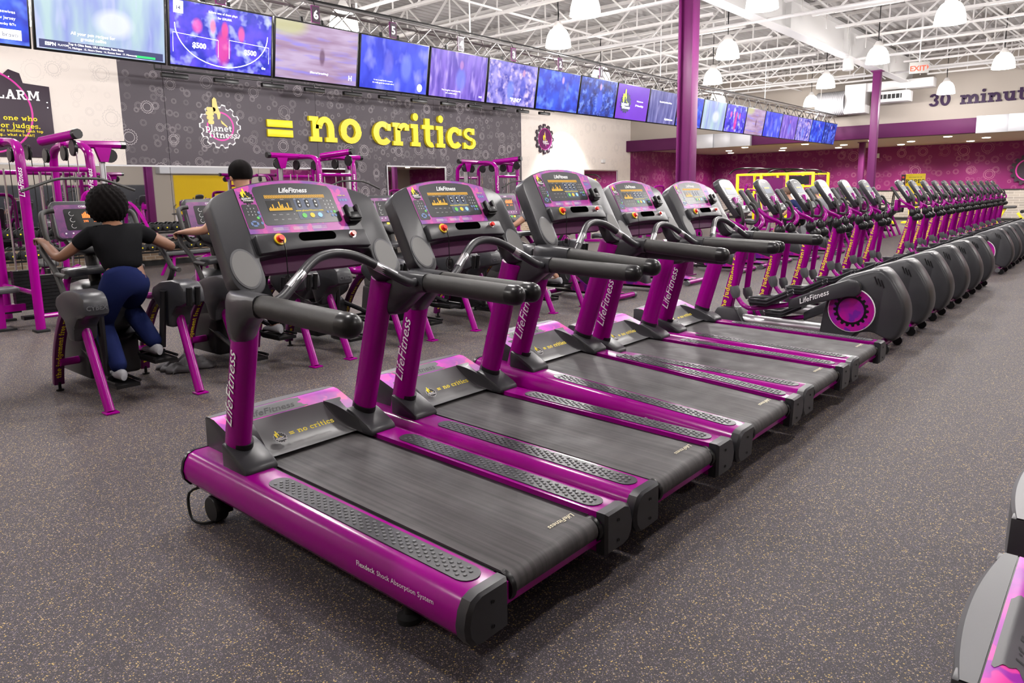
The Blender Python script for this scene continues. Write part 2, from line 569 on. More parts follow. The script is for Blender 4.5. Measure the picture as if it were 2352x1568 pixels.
def _slab():
    W, T = .30, .19
    st = lambda x, y0, y1: _b(x, y0, x + W, y1)
    ft = lambda x: _b(x - .13, 0, x + W + .13, T)
    hd = lambda x, y: _b(x - .15, y - T, x + .05, y)
    arch = lambda x0, x1: _arc((x0 + x1) / 2, .52, (x1 - x0) / 2, .50, 0, 180, W) + []
    o = _arc(.55, .5, .55, .52, 0, 360, .31, 20)
    D = {}
    D['o'] = (o, 1.1)
    D['n'] = (st(.15, 0, 1) + ft(.15) + hd(.15, 1) + arch(.3, 1.2) + st(.9, 0, .55) + ft(.9), 1.36)
    D['m'] = (st(.15, 0, 1) + ft(.15) + hd(.15, 1) + arch(.3, 1.1) + st(.8, 0, .55) + ft(.8) + arch(.95, 1.75) + st(1.45, 0, .55) + ft(1.45), 1.92)
    D['h'] = (st(.15, 0, 1.45) + ft(.15) + hd(.15, 1.45) + arch(.3, 1.2) + st(.9, 0, .55) + ft(.9), 1.36)
    D['r'] = (st(.15, 0, 1) + ft(.15) + hd(.15, 1) + _arc(.68, .62, .42, .4, 60, 170, .26) + _b(.72, .68, .98, .95), 1.0)
    D['u'] = (st(.15, .45, 1) + hd(.15, 1) + _arc(.6, .5, .45, .52, 180, 360, W) + st(.78, 0, 1) + hd(.78, 1) + _b(1.0, 0, 1.24, T), 1.26)
    D['i'] = (st(.15, 0, 1) + ft(.15) + hd(.15, 1) + _arc(.3, 1.32, .18, .18, 0, 360, .17, 10), .62)
    D['j'] = (st(.15, -.15, 1) + hd(.15, 1) + _arc(.05, -.12, .4, .32, 270, 360, .28) + _arc(.3, 1.32, .18, .18, 0, 360, .17, 10), .58)
    D['l'] = (st(.15, 0, 1.45) + ft(.15) + hd(.15, 1.45), .62)
    D['t'] = (st(.2, .3, 1.3) + _b(0, 1 - T, .75, 1) + _arc(.55, .35, .35, .37, 180, 300, W), .82)
    D['f'] = (st(.17, 0, 1.1) + ft(.17) + _b(0, 1 - T, .72, 1) + _arc(.58, 1.1, .41, .38, 30, 180, W), .82)
    D['c'] = (_arc(.55, .5, .55, .52, 40, 320, .31, 16) + _b(.78, .62, 1.0, .92), 1.04)
    D['e'] = (_arc(.55, .5, .55, .52, 0, 315, .29, 16) + _b(.2, .42, 1.08, .58), 1.08)
    D['s'] = (_arc(.45, .73, .42, .29, 20, 270, .22, 12) + _arc(.45, .28, .44, .30, -160, 90, .22, 12) + _b(.62, .7, .82, 1) + _b(.03, 0, .2, .3), .92)
    D['a'] = (_arc(.42, .3, .4, .32, 0, 360, .24, 14) + _b(.62, 0, .9, .72) + _arc(.48, .66, .42, .36, 0, 150, .25) + _b(.85, 0, 1.02, T), 1.02)
    D['d'] = (_arc(.5, .5, .5, .52, 0, 360, .28, 16) + st(.72, 0, 1.45) + hd(.72, 1.45) + _b(.95, 0, 1.14, T), 1.16)
    D['b'] = (_arc(.65, .5, .5, .52, 0, 360, .28, 16) + st(.15, 0, 1.45) + hd(.15, 1.45), 1.2)
    D['p'] = (_arc(.65, .5, .5, .52, 0, 360, .28, 16) + st(.15, -.45, 1) + hd(.15, 1) + _b(.02, -.45, .58, -.27), 1.2)
    D['g'] = (_arc(.5, .52, .5, .5, 0, 360, .28, 16) + st(.72, -.1, 1) + _b(.9, 1 - T, 1.14, 1) + _arc(.52, -.1, .5, .34, 190, 360, .24), 1.16)
    D['w'] = ([[(.1, 1), (.42, 1), (.62, 0), (.38, 0)], [(.38, 0), (.62, 0), (.85, .8), (.66, .8)], [(.66, .8), (.85, .8), (1.12, 0), (.88, 0)], [(.88, 0), (1.12, 0), (1.4, 1), (1.1, 1)]] + _b(0, 1 - T, .5, 1) + _b(1.0, 1 - T, 1.5, 1), 1.5)
    D['z'] = (_b(.05, 0, .9, .2) + _b(.05, .8, .9, 1) + [[(.08, .15), (.42, .15), (.88, .85), (.54, .85)]] + _b(.05, .6, .2, .85) + _b(.75, .15, .9, .4), .96)
    D['v'] = ([[(.08, 1), (.4, 1), (.68, 0), (.42, 0)], [(.42, 0), (.68, 0), (1.02, 1), (.75, 1)]], 1.1)
    D['y'] = ([[(.08, 1), (.4, 1), (.68, 0), (.42, 0)], [(.2, -.45), (.46, -.45), (1.02, 1), (.75, 1)]], 1.1)
    D['k'] = (st(.15, 0, 1.45) + ft(.15) + [[(.4, .4), (.6, .4), (1.1, 1), (.8, 1)], [(.55, .55), (.8, .65), (1.15, 0), (.85, 0)]], 1.18)
    D['b'] = (_arc(.65, .5, .5, .52, 0, 360, .28, 16) + st(.15, 0, 1.45) + hd(.15, 1.45), 1.2)
    D['0'] = (_arc(.5, .68, .5, .7, 0, 360, .31, 20), 1.04)
    D['3'] = (_arc(.46, .98, .44, .38, -90, 170, .28, 12) + _arc(.46, .38, .48, .40, -170, 90, .29, 12), .98)
    D['='] = (_b(.0, .15, 1.2, .45) + _b(.0, .62, 1.2, .92), 1.36)
    D['.'] = (_b(.05, 0, .35, .3), .42)
    D["'"] = (_b(.1, 1.1, .3, 1.4), .4)
    D[']'] = (_b(.1, -.25, .5, -.08) + _b(.1, 1.25, .5, 1.42) + _b(.3, -.25, .5, 1.42), .6)
    D['!'] = (_b(.1, 0, .36, .28) + _b(.1, .42, .36, 1.4), .46)
    # capitals
    K = 1.4
    cs = lambda x: _b(x - .1, 0, x + W + .1, T) + _b(x - .1, K - T, x + W + .1, K)
    D['L'] = (_b(.12, 0, .42, K) + cs(.12) + _b(.12, 0, 1.02, .22) + _b(.82, 0, 1.02, .5), 1.08)
    D['A'] = ([[(.1, 0), (.4, 0), (.78, K), (.56, K)], [(.9, 0), (1.25, 0), (.82, K), (.52, K)]] + _b(.3, .38, 1.0, .58) + _b(0, 0, .48, T) + _b(.8, 0, 1.36, T), 1.36)
    D['R'] = (_b(.12, 0, .42, K) + cs(.12) + _arc(.62, 1.02, .48, .4, -90, 90, .28) + _b(.3, K - .24, .65, K) + _b(.3, .62, .65, .82) + [[(.55, .65), (.85, .65), (1.22, 0), (.9, 0)]] + _b(.95, 0, 1.32, T), 1.34)
    D['M'] = (_b(.12, 0, .40, K) + _b(1.22, 0, 1.52, K) + cs(.12) + cs(1.22) + [[(.2, K), (.5, K), (.9, .3), (.72, .3)], [(1.14, K), (1.44, K), (.92, .3), (.74, .3)]], 1.66)
    D['O'] = (_arc(.65, .7, .65, .72, 0, 360, .33, 20), 1.34)
    D['P'] = (_b(.12, 0, .42, K) + cs(.12) + _arc(.62, .98, .5, .43, -90, 90, .28) + _b(.3, K - .24, .65, K) + _b(.3, .55, .65, .77), 1.2)
    D['E'] = (_b(.12, 0, .42, K) + _b(0, 0, 1.05, .22) + _b(0, K - .22, 1.02, K) + _b(.3, .6, .8, .8) + _b(.86, 0, 1.05, .5) + _b(.84, .95, 1.02, K), 1.14)
    D['S'] = (_arc(.55, 1.02, .5, .4, 10, 270, .28, 12) + _arc(.55, .4, .52, .42, -170, 90, .28, 12), 1.12)
    D[' '] = ([], .6)
    SLAB.update(D)


_slab()
_GC = {}


def glyphs(body, slab, bold, shear, space):
    key = (body, slab, bold, shear, space)
    if key in _GC:
        return _GC[key]
    vs, fs = [], []
    if slab:
        x = 0
        for ch in body:
            polys, adv = SLAB.get(ch, SLAB['o'])
            for p in polys:
                # keep every piece counter-clockwise
                ar = sum(p[i][0] * p[(i + 1) % len(p)][1] - p[(i + 1) % len(p)][0] * p[i][1] for i in range(len(p)))
                q = p if ar > 0 else p[::-1]
                o = len(vs)
                vs += [(a + x + shear * b, b) for a, b in q]
                fs.append(tuple(range(o, o + len(q))))
            x += (adv + .1) * space
        w = x - .1
    else:
        cu = bpy.data.curves.new('t', 'FONT')
        cu.body = body
        cu.size = 1.4
        cu.offset = bold
        cu.shear = shear
        cu.resolution_u = 2
        cu.space_character = space
        ob = bpy.data.objects.new('t', cu)
        me = bpy.data.meshes.new_from_object(ob)
        vs = [(v.co.x, v.co.y) for v in me.vertices]
        fs = [tuple(p.vertices) for p in me.polygons]
        fx = []
        for f in fs:
            ar = sum(vs[f[i]][0] * vs[f[(i + 1) % len(f)]][1] - vs[f[(i + 1) % len(f)]][0] * vs[f[i]][1] for i in range(len(f)))
            fx.append(f if ar > 0 else f[::-1])
        fs = fx
        mx = min((v[0] for v in vs), default=0)
        vs = [(a - mx, b) for a, b in vs]
        w = max((v[0] for v in vs), default=0)
        bpy.data.objects.remove(ob)
        bpy.data.curves.remove(cu)
        bpy.data.meshes.remove(me)
    _GC[key] = (vs, fs, w)
    return _GC[key]


# ------------------------------------------------ things, parts, copies
def thing(name, label, cat, loc=(0, 0, 0), rz=0.0, group=None):
    o = bpy.data.objects.new(name, None)
    o.empty_display_size = .1
    C.objects.link(o)
    o.location = loc
    o.rotation_euler = (0, 0, rz)
    return tag(o, label, cat, group)


def tag(o, label, cat=None, group=None, kind=None):
    o['label'] = label
    if cat:
        o['category'] = cat
    if group:
        o['group'] = group
    if kind:
        o['kind'] = kind
    return o


def stuff(o):
    o['kind'] = 'stuff'
    return o


def struct(o):
    o['kind'] = 'structure'
    return o


def dup(root, loc, rz=0.0, label=None, group=None, skip=()):
    r = root.copy()
    C.objects.link(r)
    r.location = loc
    r.rotation_euler = (0, 0, rz)
    if label:
        r['label'] = label
    if group:
        r['group'] = group

    def rec(a, b):
        for ch in list(a.children):
            if ch.name.split('.')[0] in skip:
                continue
            c = ch.copy()
            C.objects.link(c)
            c.parent = b
            rec(ch, c)
    rec(root, r)
    return r


def light(name, kind, loc, power, col=(1, .965, .96), radius=.12, parent=None, spot=None, blend=.6, rot=None):
    d = bpy.data.lights.new(name, kind)
    d.energy = power
    d.color = col
    if kind in ('POINT', 'SPOT'):
        d.shadow_soft_size = radius
    if kind == 'SPOT':
        d.spot_size = spot
        d.spot_blend = blend
    o = bpy.data.objects.new(name, d)
    C.objects.link(o)
    o.location = loc
    if rot:
        o.rotation_euler = rot
    if parent:
        o.parent = parent
    return o
# ================================================================ the room
X0, X1, XF, Y0R, YB, ZC, ZS = -4.0, 35.8, 27.5, -7.0, 16.8, 5.55, 3.22
struct(MB().box((X0, Y0R, -.2), (X1 + .2, YB + .2, 0)).build('floor', 'rubber_floor'))

# back wall: cream, charcoal and cream panels, then the magenta alcove
wb = struct(MB().box((X0 - .2, YB + .02, 0), (XF, YB + .2, ZC + .2)).build('wall_back', 'grey_wall'))
for a, b, m_, z0 in ((X0, 6.68, 'wall_cream_gears', .55), (6.68, 7.62, 'wall_charcoal', .55), (7.63, 11.6, 'wall_charcoal', .55), (11.61, 15.9, 'wall_charcoal', .55), (15.91, 20.14, 'wall_charcoal', .55), (20.14, XF, 'wall_cream_gears', .55)):
    MB().box((a, YB - .02, z0), (b, YB + .02, ZC)).build('panel', m_, wb)
m = mat('knee_brick', (.3, .22, .15), .85)
g = NT(m)
o = g.sep(g.obj())
bt = g.n('ShaderNodeTexBrick')
g.l(g.comb(g.math('ADD', o[0], o[1]), o[2]), bt.inputs['Vector'])
for k, v in (('Color1', (.38, .27, .18, 1)), ('Color2', (.24, .17, .11, 1)), ('Mortar', (.5, .44, .36, 1)), ('Scale', 1.0), ('Mortar Size', .008), ('Brick Width', .21), ('Row Height', .072)):
    bt.inputs[k].default_value = v
g.l(bt.outputs['Color'], g.b.inputs['Base Color'])
m = mat('far_brick', (.3, .3, .3), .85)
g = NT(m)
o = g.sep(g.obj())
bt = g.n('ShaderNodeTexBrick')
g.l(g.comb(g.math('ADD', o[0], o[1]), o[2]), bt.inputs['Vector'])
for k, v in (('Color1', (.40, .37, .33, 1)), ('Color2', (.30, .28, .26, 1)), ('Mortar', (.52, .49, .45, 1)), ('Scale', 1.0), ('Mortar Size', .01), ('Brick Width', .40), ('Row Height', .10)):
    bt.inputs[k].default_value = v
g.l(bt.outputs['Color'], g.b.inputs['Base Color'])
MB().box((X0, YB - .05, .12), (XF, YB + .02, .53)).build('brick_band', 'knee_brick', wb)
struct(MB().box((X0, YB - .075, 0), (X1, YB - .03, .12)).build('baseboard_back', 'baseboard'))
struct(MB().box((X0, YB - .07, .53), (XF, YB + .02, .565)).build('trim_1', 'baseboard'))

struct(MB().box((XF, YB, 0), (X1 + .2, YB + .2, ZS + .3)).build('wall_alcove', 'wall_magenta_gears'))
# far wall: object rotated so that its print runs along the wall
wf = MB().box((Y0R, 0, 0), (YB, .2, ZS + .3)).build('wall_far', 'wall_magenta_gears')
struct(wf)
wf.rotation_euler = (0, 0, PI / 2)
wf.location = (X1 + .2, 0, 0)
MB().box((Y0R, .2, .12), (YB, .235, 1.27)).build('brick_band', 'far_brick', wf)
MB().box((Y0R, .2, 1.27), (YB, .25, 1.31)).build('ledge', 'baseboard', wf)
struct(MB().box((X1 - .06, Y0R, 0), (X1, YB, .12)).build('baseboard_far', 'baseboard'))
# soffit over the alcove, purple fascia with grey boxes, cream wall above
so = struct(MB().box((XF + .1, Y0R, ZS), (X1, YB, ZS + .25)).build('ceiling_alcove', 'soffit_paint'))
struct(MB().box((XF, Y0R, 3.55), (XF + .12, YB, ZC + .1)).build('wall_upper', 'cream_wall'))
fa = struct(MB().box((XF - .35, Y0R, 3.12), (XF + .12, YB - .02, 3.58)).build('trim_2', 'fascia_purple', bevel=.01))
for k, (ya, yb) in enumerate(((12.75, 13.45), (12.05, 12.75), (11.25, 12.05), (3.15, 4.0), (2.2, 3.15), (-1, .6))):
    d = .10 if k % 2 else .16
    MB().prism([(ya, 3.09), (yb, 3.09), (yb, 3.62), (ya, 3.62)], XF - .35 - d, XF - .34, 'yz').build('grey_box', 'duct', fa, bevel=.008)
# left, front walls (seen in the mirrors)
struct(MB().box((X0 - .2, Y0R, 0), (X0, YB, ZC)).build('wall_left', 'cream_wall'))
wfr = struct(MB().box((X0, Y0R - .2, 0), (X1, Y0R, ZC)).build('wall_front', 'cream_wall'))
MB().box((18.5, Y0R, .1), (22.2, Y0R + .04, 2.72)).build('yellow_panel', 'wall_yellow', wfr)
MB().box((8.0, Y0R, 0), (17.3, Y0R + .05, 2.2)).build('storefront', 'store_dark', wfr)
MB().box((24.5, Y0R, .1), (34, Y0R + .05, 3.1)).build('purple_panel', 'wall_magenta_gears', wfr)
MB().box((17.6, Y0R, 2.8), (22.6, Y0R + .5, 3.3)).build('soffit_box', 'duct', wfr)

# ---- ceiling: ribbed metal deck, open-web joists, girders
bm_ = MB()
prof = []
y = Y0R
while y < YB:
    prof += [(y, ZC), (y + .05, ZC + .05), (y + .12, ZC + .05), (y + .17, ZC)]
    y += .21
prof.append((YB, ZC))
bm_.add([(xx, a, b) for xx in (X0, XF + .1) for a, b in prof], [(i, i + 1, len(prof) + i + 1, len(prof) + i) for i in range(len(prof) - 1)])
ceil = struct(bm_.build('ceiling', 'deck_paint', ang=20, recalc=False))
struct(MB().box((X0 - .2, Y0R - .2, ZC + .07), (XF + .3, YB + .2, ZC + .3)).build('roof_slab', 'steel_paint', ceil))
JT, JB = ZC - .05, 4.92


def joist(ya, yb):
    b = MB()
    b.box((-.05, ya, JT - .02), (.05, yb, JT + .03))
    b.box((-.045, ya + .7, JB), (.045, yb - .7, JB + .045))
    n = int((yb - ya - 1.0) / .62)
    p = (yb - ya - 1.0) / n
    for i in range(n):
        y0, y1 = ya + .5 + i * p, ya + .5 + (i + 1) * p
        if i % 2:
            b.bar((0, y0, JT), (0, y1, JB), .032, .032, (1, 0, 0))
        else:
            b.bar((0, y0, JB), (0, y1, JT), .032, .032, (1, 0, 0))
            b.bar((0, y1, JT), (0, y1, JB + .02), .024, .024, (1, 0, 0))
    return b


GY = 6.0
ja = joist(GY, YB).build('joist', 'steel_paint', ceil)
jb = joist(Y0R, GY).build('joist', 'steel_paint', ceil)
xs = [.4 + 1.52 * i for i in range(18)]
for i, xx in enumerate(xs):
    for src in (ja, jb):
        if i == 0:
            src.location.x = xx
        else:
            c = src.copy()
            C.objects.link(c)
            c.location.x = xx
# bridging rods and sprinkler mains
for yy, z in ((3.0, 4.96), (9.6, 4.96), (13.2, 4.96), (0.0, 4.96)):
    b = MB().bar((X0, yy, z), (XF, yy, z), .035, .035)
    for i in range(17):
        b.bar((xs[i], yy, z), (xs[i + 1], yy, JT), .028, .028)
    b.build('bridging', 'steel_paint', ceil)
for xx, z in ((8.6, 4.80), (14.7, 4.80), (20.8, 4.80), (24.6, 4.86)):
    b = MB().cyl((xx, Y0R, z), (xx, YB, z), .035, 8)
    for i in range(6):
        b.cyl((xx, -5 + i * 4, z), (xx, -5 + i * 4, z + .12), .02, 6)
    b.build('sprinkler_pipe', 'white_paint', ceil)
b = MB()
b.box((X0, GY - .14, 4.80), (XF, GY + .14, 4.83)).box((X0, GY - .14, 5.47), (XF, GY + .14, 5.5)).box((X0, GY - .012, 4.83), (XF, GY + .012, 5.47))
for xx in (2, 6, 11.67, 16, 20, 23.4):
    b.box((xx - .01, GY - .13, 4.83), (xx + .01, GY + .13, 5.47))
struct(b.build('girder', 'white_paint', ceil))


def column(x, y, z1, i_sec):
    b = MB()
    if i_sec:
        b.box((x - .11, y - .14, 0), (x + .11, y - .115, z1)).box((x - .11, y + .115, 0), (x + .11, y + .14, z1)).box((x - .012, y - .12, 0), (x + .012, y + .12, z1))
        b.box((x - .2, y - .16, 0), (x + .2, y + .16, .02)).box((x - .2, y - .16, z1 - .02), (x + .2, y + .16, z1))
    else:
        b.box((x - .1, y - .1, 0), (x + .1, y + .1, z1)).box((x - .15, y - .15, z1 - .03), (x + .15, y + .15, z1))
    return struct(b.build('column', 'column_purple', bevel=.006))


column(11.67, GY, 4.8, True)
column(23.35, GY, 4.8, False)
column(31.0, 8.35, ZS, False)
column(0.2, GY - .3, 4.8, True)

# mirrors
for k, (a, b_) in enumerate(((X0, -1.5), (-1.49, 1.0), (1.01, 3.4), (3.41, 5.6), (5.61, 7.6), (7.61, 9.8), (9.81, 12.45))):
    tag(MB().box((a, YB - .03, .57), (b_, YB - .02, 2.2)).build('wall_mirror', 'mirror'), ['frameless wall mirror panel far beyond the picture edge', 'frameless wall mirror panel outside the picture edge', 'frameless wall mirror panel behind the leftmost weight stacks', 'frameless wall mirror panel under the dark alarm sign', 'frameless wall mirror panel under the cream and charcoal seam', 'frameless wall mirror panel below the thumbs-up gear sign', 'frameless wall mirror panel below the yellow equals sign'][k], 'mirror', 'mirror panels along the back wall')
tag(MB().box((X0, YB - .045, 2.2), (12.45, YB - .015, 2.235)).build('mirror_rail', 'silver'), 'thin metal rail along the top edge of the long mirrors', 'rail')
for a, b_, lb in ((13.96, 16.3, 'metal-framed wall mirror on the charcoal wall under the word critics'), (24.0, 26.4, 'metal-framed wall mirror on the cream wall right of the gear clock')):
    t = thing('framed_mirror', lb, 'mirror', (a, YB - .025, .6), group='framed mirrors on the back wall')
    w = b_ - a
    MB().box((0, -.015, 0), (w, -.005, 1.7)).build('glass', 'mirror', t)
    f_ = MB()
    f_.box((-.04, -.03, -.04), (w + .04, 0, 0)).box((-.04, -.03, 1.7), (w + .04, 0, 1.74)).box((-.04, -.03, 0), (0, 0, 1.7)).box((w, -.03, 0), (w + .04, 0, 1.7))
    f_.build('frame', 'silver', t)

# ---- pendant bell lamps
bell = [(.085, .36), (.10, .34), (.155, .30), (.20, .22), (.228, .12), (.24, .02), (.243, 0)]


def pendant(x, y, label, z=4.2, on=True):
    t = thing('pendant_lamp', label, 'lamp', (x, y, z), group='bell-shaped pendant lamps')
    MB().lathe(bell, 24).build('glass_bell', 'bell_glass', t)
    MB().lathe([(0, .47), (.05, .46), (.07, .42), (.10, .37), (.10, .335), (.085, .335)], 16).build('cap', 'steel_paint', t)
    MB().cyl((0, 0, .45), (0, 0, ZC - z), .009, 6).tube(smooth_path([(0, 0, .47), (.05, .02, .62), (-.03, 0, .8), (0, 0, 1.0)]), .006, 5).build('cord', 'black', t)
    light('lamp_bulb', 'POINT', (0, 0, -.06), PENDANT_W, radius=.2, parent=t)
    return t


PL = [(9.69, 6.75, 'large pendant lamp cut by the top edge, left of the thick purple column'),
      (11.39, 8.55, 'pendant lamp hanging behind the truss above the screen numbered two'),
      (14.87, 6.75, 'pendant lamp just right of the thick purple column near a white speaker'),
      (18.1, 8.6, 'small pendant lamp right of the thick purple column, lower than its neighbour'),
      (21.2, 6.75, 'small pendant lamp above the far screens, left of the slim purple column'),
      (17.9, 4.62, 'pendant lamp directly above the top of the slim purple column'),
      (14.5, 2.65, 'big pendant lamp in the upper right, nearest of that row'),
      (20.95, 2.65, 'pendant lamp at the right picture edge beyond the exit sign'),
      (11.25, 4.58, 'large pendant lamp cut by the top edge below the girder'),
      (7.7, 10.2, 'pendant lamp glowing behind the truss between signs six and five'),
      (15.6, 10.4, 'pendant lamp half hidden behind the truss above the screen of a man in a suit'),
      (22.3, 10.4, 'far pendant lamp peeping over the truss behind the thick purple column'),
      (25.4, 4.6, 'far pendant lamp beyond the slim purple column')]
for x, y, lb in PL:
    pendant(x, y, lb)
OUT = ((4.7, 4.6), (8.1, 2.65), (1.6, 2.65), (3.2, 6.75), (4.7, 8.6), (1.0, 10.4), (-1.9, 4.6), (-1.9, 8.6), (4.6, .6), (11.3, .6), (18, .6), (24.6, .6), (4.6, -4), (11.3, -4), (24.6, -4), (4.0, 13.2), (-2, 13.2), (10.2, 13.2), (16.5, 13.4), (22.6, 13.4), (25.6, 8.6))
ORD = ['first', 'second', 'third', 'fourth', 'fifth', 'sixth', 'seventh', 'eighth', 'ninth', 'tenth', 'eleventh', 'twelfth']
_rows = sorted({p[1] for p in OUT}, reverse=True)
for x, y in OUT:
    k = sorted(p[0] for p in OUT if p[1] == y).index(x)
    pendant(x, y, 'pendant lamp outside the picture, %s row from the mirror wall, %s from the left' % (ORD[_rows.index(y)], ORD[k]))

# ---- recessed lamps in the alcove soffit
k = 0
for xi, (xx, off) in enumerate(((28.3, .2), (30.2, 1.0), (32.2, .1), (34.2, .9))):
    for yi in range(8):
        yy = -3.2 + yi * 2.5 + off
        t = thing('recessed_lamp', 'recessed soffit lamp, %s from the right end of the %s row behind the fascia' % (ORD[yi], ORD[xi]), 'lamp', (xx, yy, ZS), group='recessed lamps in the soffit')
        MB().lathe([(.0, -.012), (.10, -.012), (.105, -.02), (.13, -.02), (.135, 0)], 14).build('lens', 'lamp_disc', t)
        if xi != 2:
            light('lamp_bulb', 'SPOT', (0, 0, -.05), DOWN_W * (1.6 if xi == 3 else 1.0), (1, .92, .86), .08, t, R(140), .8)
        k += 1

# unlit black bars on a rail near the back wall
ra = tag(MB().cyl((6.9, 15.5, 4.12), (20.4, 15.5, 4.22), .02, 6).cyl((6.9, 15.5, 4.12), (6.9, 15.5, ZC), .015, 6).cyl((20.4, 15.5, 4.22), (20.4, 15.5, ZC), .015, 6).cyl((13.5, 15.5, 4.17), (13.5, 15.5, ZC), .015, 6).build('bar_rail', 'black'), 'thin black rail hung in front of the charcoal wall', 'rail')
for i in range(12):
    x = 7.3 + i * 1.14
    t = thing('rail_bar', 'long black wall lamp, %s from the left on the rail above no critics' % ORD[i], 'lamp', (x, 15.5, 4.0 + i * .0085), group='black wall lamps on the rail')
    MB().box((-.28, -.05, -.02), (.28, .05, .07)).build('housing', 'black', t, bevel=.012)
    MB().cyl((0, 0, .06), (0, 0, .16), .02, 8).build('bracket', 'black', t)
    MB().box((-.26, -.03, -.026), (.26, .03, -.019)).build('lens', 'plastic_dark', t)  # dark strip under the bar, gives no light
# bright ceiling-hung panel lamp that washes the cream wall
t = thing('panel_lamp', 'flat white panel lamp shining down the cream wall beside the clock', 'lamp', (22.6, 15.4, 4.3))
MB().box((-.6, -.3, 0), (.6, .3, .08)).build('housing', 'white_paint', t, bevel=.01)
MB().box((-.56, -.27, -.012), (.56, .27, 0)).build('diffuser', 'wash_disc', t)
MB().cyl((0, 0, .08), (0, 0, ZC - 4.3), .012, 6).build('rod', 'white_paint', t)
light('lamp_strip', 'SPOT', (0, .2, -.04), 1900, (1, .95, .9), .12, t, R(95), .8, (R(20), 0, 0))

# exit sign, speakers, ducts, air unit
t = thing('exit_sign', 'white exit sign with red letters hung from the ceiling', 'sign', (19.4, 4.1, 4.08), R(-76))
MB().box((-.2, -.03, 0), (.2, .03, .26)).build('case', 'exit_white', t, bevel=.008)
MB().text('EXIT', (-.02, -.032, .06), (1, 0, 0), (0, 0, 1), .115, .003, bold=.03).add([(.16, -.034, .07), (.16, -.034, .19), (.192, -.034, .13)], [(0, 2, 1)]).build('letters', 'exit_red', t)
MB().cyl((0, 0, .26), (0, 0, ZC - 4.08), .012, 6).build('rod', 'white_paint', t)
for x, y, z, lb in ((12.6, 5.1, 4.62, 'white round speaker hung beside the girder near the thick column'), (20.2, 5.9, 4.45, 'white round speaker hung left of the slim purple column')):
    t = thing('ceiling_speaker', lb, 'speaker', (x, y, z))
    MB().lathe([(0, 0), (.13, 0), (.135, .02), (.135, .26), (.12, .29), (0, .29)], 18).build('can', 'white_paint', t)
    MB().cyl((0, 0, .29), (0, 0, ZC - z), .008, 5).build('cable', 'white_paint', t)
t = thing('air_duct', 'white box duct with round spiral branch on the upper cream wall', 'duct', (26.9, 7.5, 4.0))
MB().box((-.3, -.33, -.05), (.3, .33, .9)).build('riser', 'white_paint', t, bevel=.01)
b = MB()
pr = []
for i in range(16):
    pr += [(.40, .33 + i * .06), (.415, .35 + i * .06), (.40, .38 + i * .06)]
b.lathe(pr + [(.0, 1.3)], 18, (0, 0, .35), 'y')
b.build('spiral_branch', 'duct', t)
MB().box((-.25, -2.3, .62), (.25, -.33, .9)).build('trunk', 'white_paint', t, bevel=.01)
t = thing('air_unit', 'white air unit with dark louvres below the box duct', 'air unit', (26.6, 6.35, 4.2))
MB().box((-.3, -.55, 0), (.3, .55, .34)).build('case', 'white_paint', t, bevel=.03)
MB().box((-.31, -.35, .1), (-.295, .4, .24)).build('opening', 'black', t)
for i in range(6):
    MB().box((-.325, -.31 + i * .125, .09), (-.3, -.29 + i * .125, .25)).build('louvre', 'white_paint', t)
MB().cyl((0, .4, .34), (0, .4, 4.62 - 4.2), .012, 6).cyl((0, -.4, .34), (0, -.4, 4.62 - 4.2), .012, 6).build('hanger', 'white_paint', t)
# ================================================================ treadmills
def loft(b, rings, caps=True):
    n = len(rings[0])
    vs = [p for r_ in rings for p in r_]
    fs = []
    for i in range(len(rings) - 1):
        for k in range(n):
            fs.append((i * n + k, i * n + (k + 1) % n, (i + 1) * n + (k + 1) % n, (i + 1) * n + k))
    if caps:
        fs += [tuple(range(n)), tuple((len(rings) - 1) * n + k for k in reversed(range(n)))]
    return b.add(vs, fs)


def stadium(x0, x1, y0, y1, n=8):
    r = (x1 - x0) / 2
    return arc_pts(x0 + r, y1 - r, r, r, 0, 180, n) + arc_pts(x0 + r, y0 + r, r, r, 180, 360, n)


def logo_gear(b_gear, b_hand, b_txt, O, ex, ey, en, s, ring=None, outline=None):
    """round cog badge with a thumbs-up hand and the two words, s = radius"""
    fr = (O, ex, ey, en)
    if outline is not None:
        outline.prism([(a * s, c * s) for a, c in gear_poly(1.07, 14, .14)], 0, .012 * s, fr=fr)
    b_gear.prism([(a * s, c * s) for a, c in gear_poly(1.0, 14, .14)], .012 * s, .03 * s, fr=fr)
    if ring is not None:
        n = 28
        pts = [(math.cos(2 * PI * i / n), math.sin(2 * PI * i / n)) for i in range(n)]
        vs = [O + ex * (a * r_ * s) + ey * (c * r_ * s) + en * (.034 * s) for r_ in (.62, .70) for a, c in pts]
        ring.add(vs, [(i, (i + 1) % n, n + (i + 1) % n, n + i) for i in range(n) if not (7 < i < 13)])
    # thumb, four folded fingers, back of the hand
    h = lambda poly: b_hand.prism([(a * s, c * s) for a, c in poly], .034 * s, .05 * s, fr=fr)
    h([(-.30, .62), (-.36, .95), (-.34, 1.25), (-.24, 1.36), (-.14, 1.28), (-.10, .98), (-.02, .72), (.04, .62), (-.02, .34), (-.12, .32), (-.16, .58)])
    for k in range(4):
        y = .78 - .20 * k
        x = -.72 + .05 * abs(k - 1.2)
        h(rrect(x, y - .10, x + .46 - .05 * k, y + .10, .09, 3))
    h([(.02, .30), (.10, .24), (.36, 0), (.30, -.02), (.05, .14)])
    b_txt.text('planet', O + ex * (-.12 * s) + ey * (-.24 * s) + en * (.05 * s), ex, ey, .205 * s, .012 * s, slab=True)
    b_txt.text('fitness', O + ex * (.10 * s) + ey * (-.55 * s) + en * (.05 * s), ex, ey, .205 * s, .012 * s, slab=True)


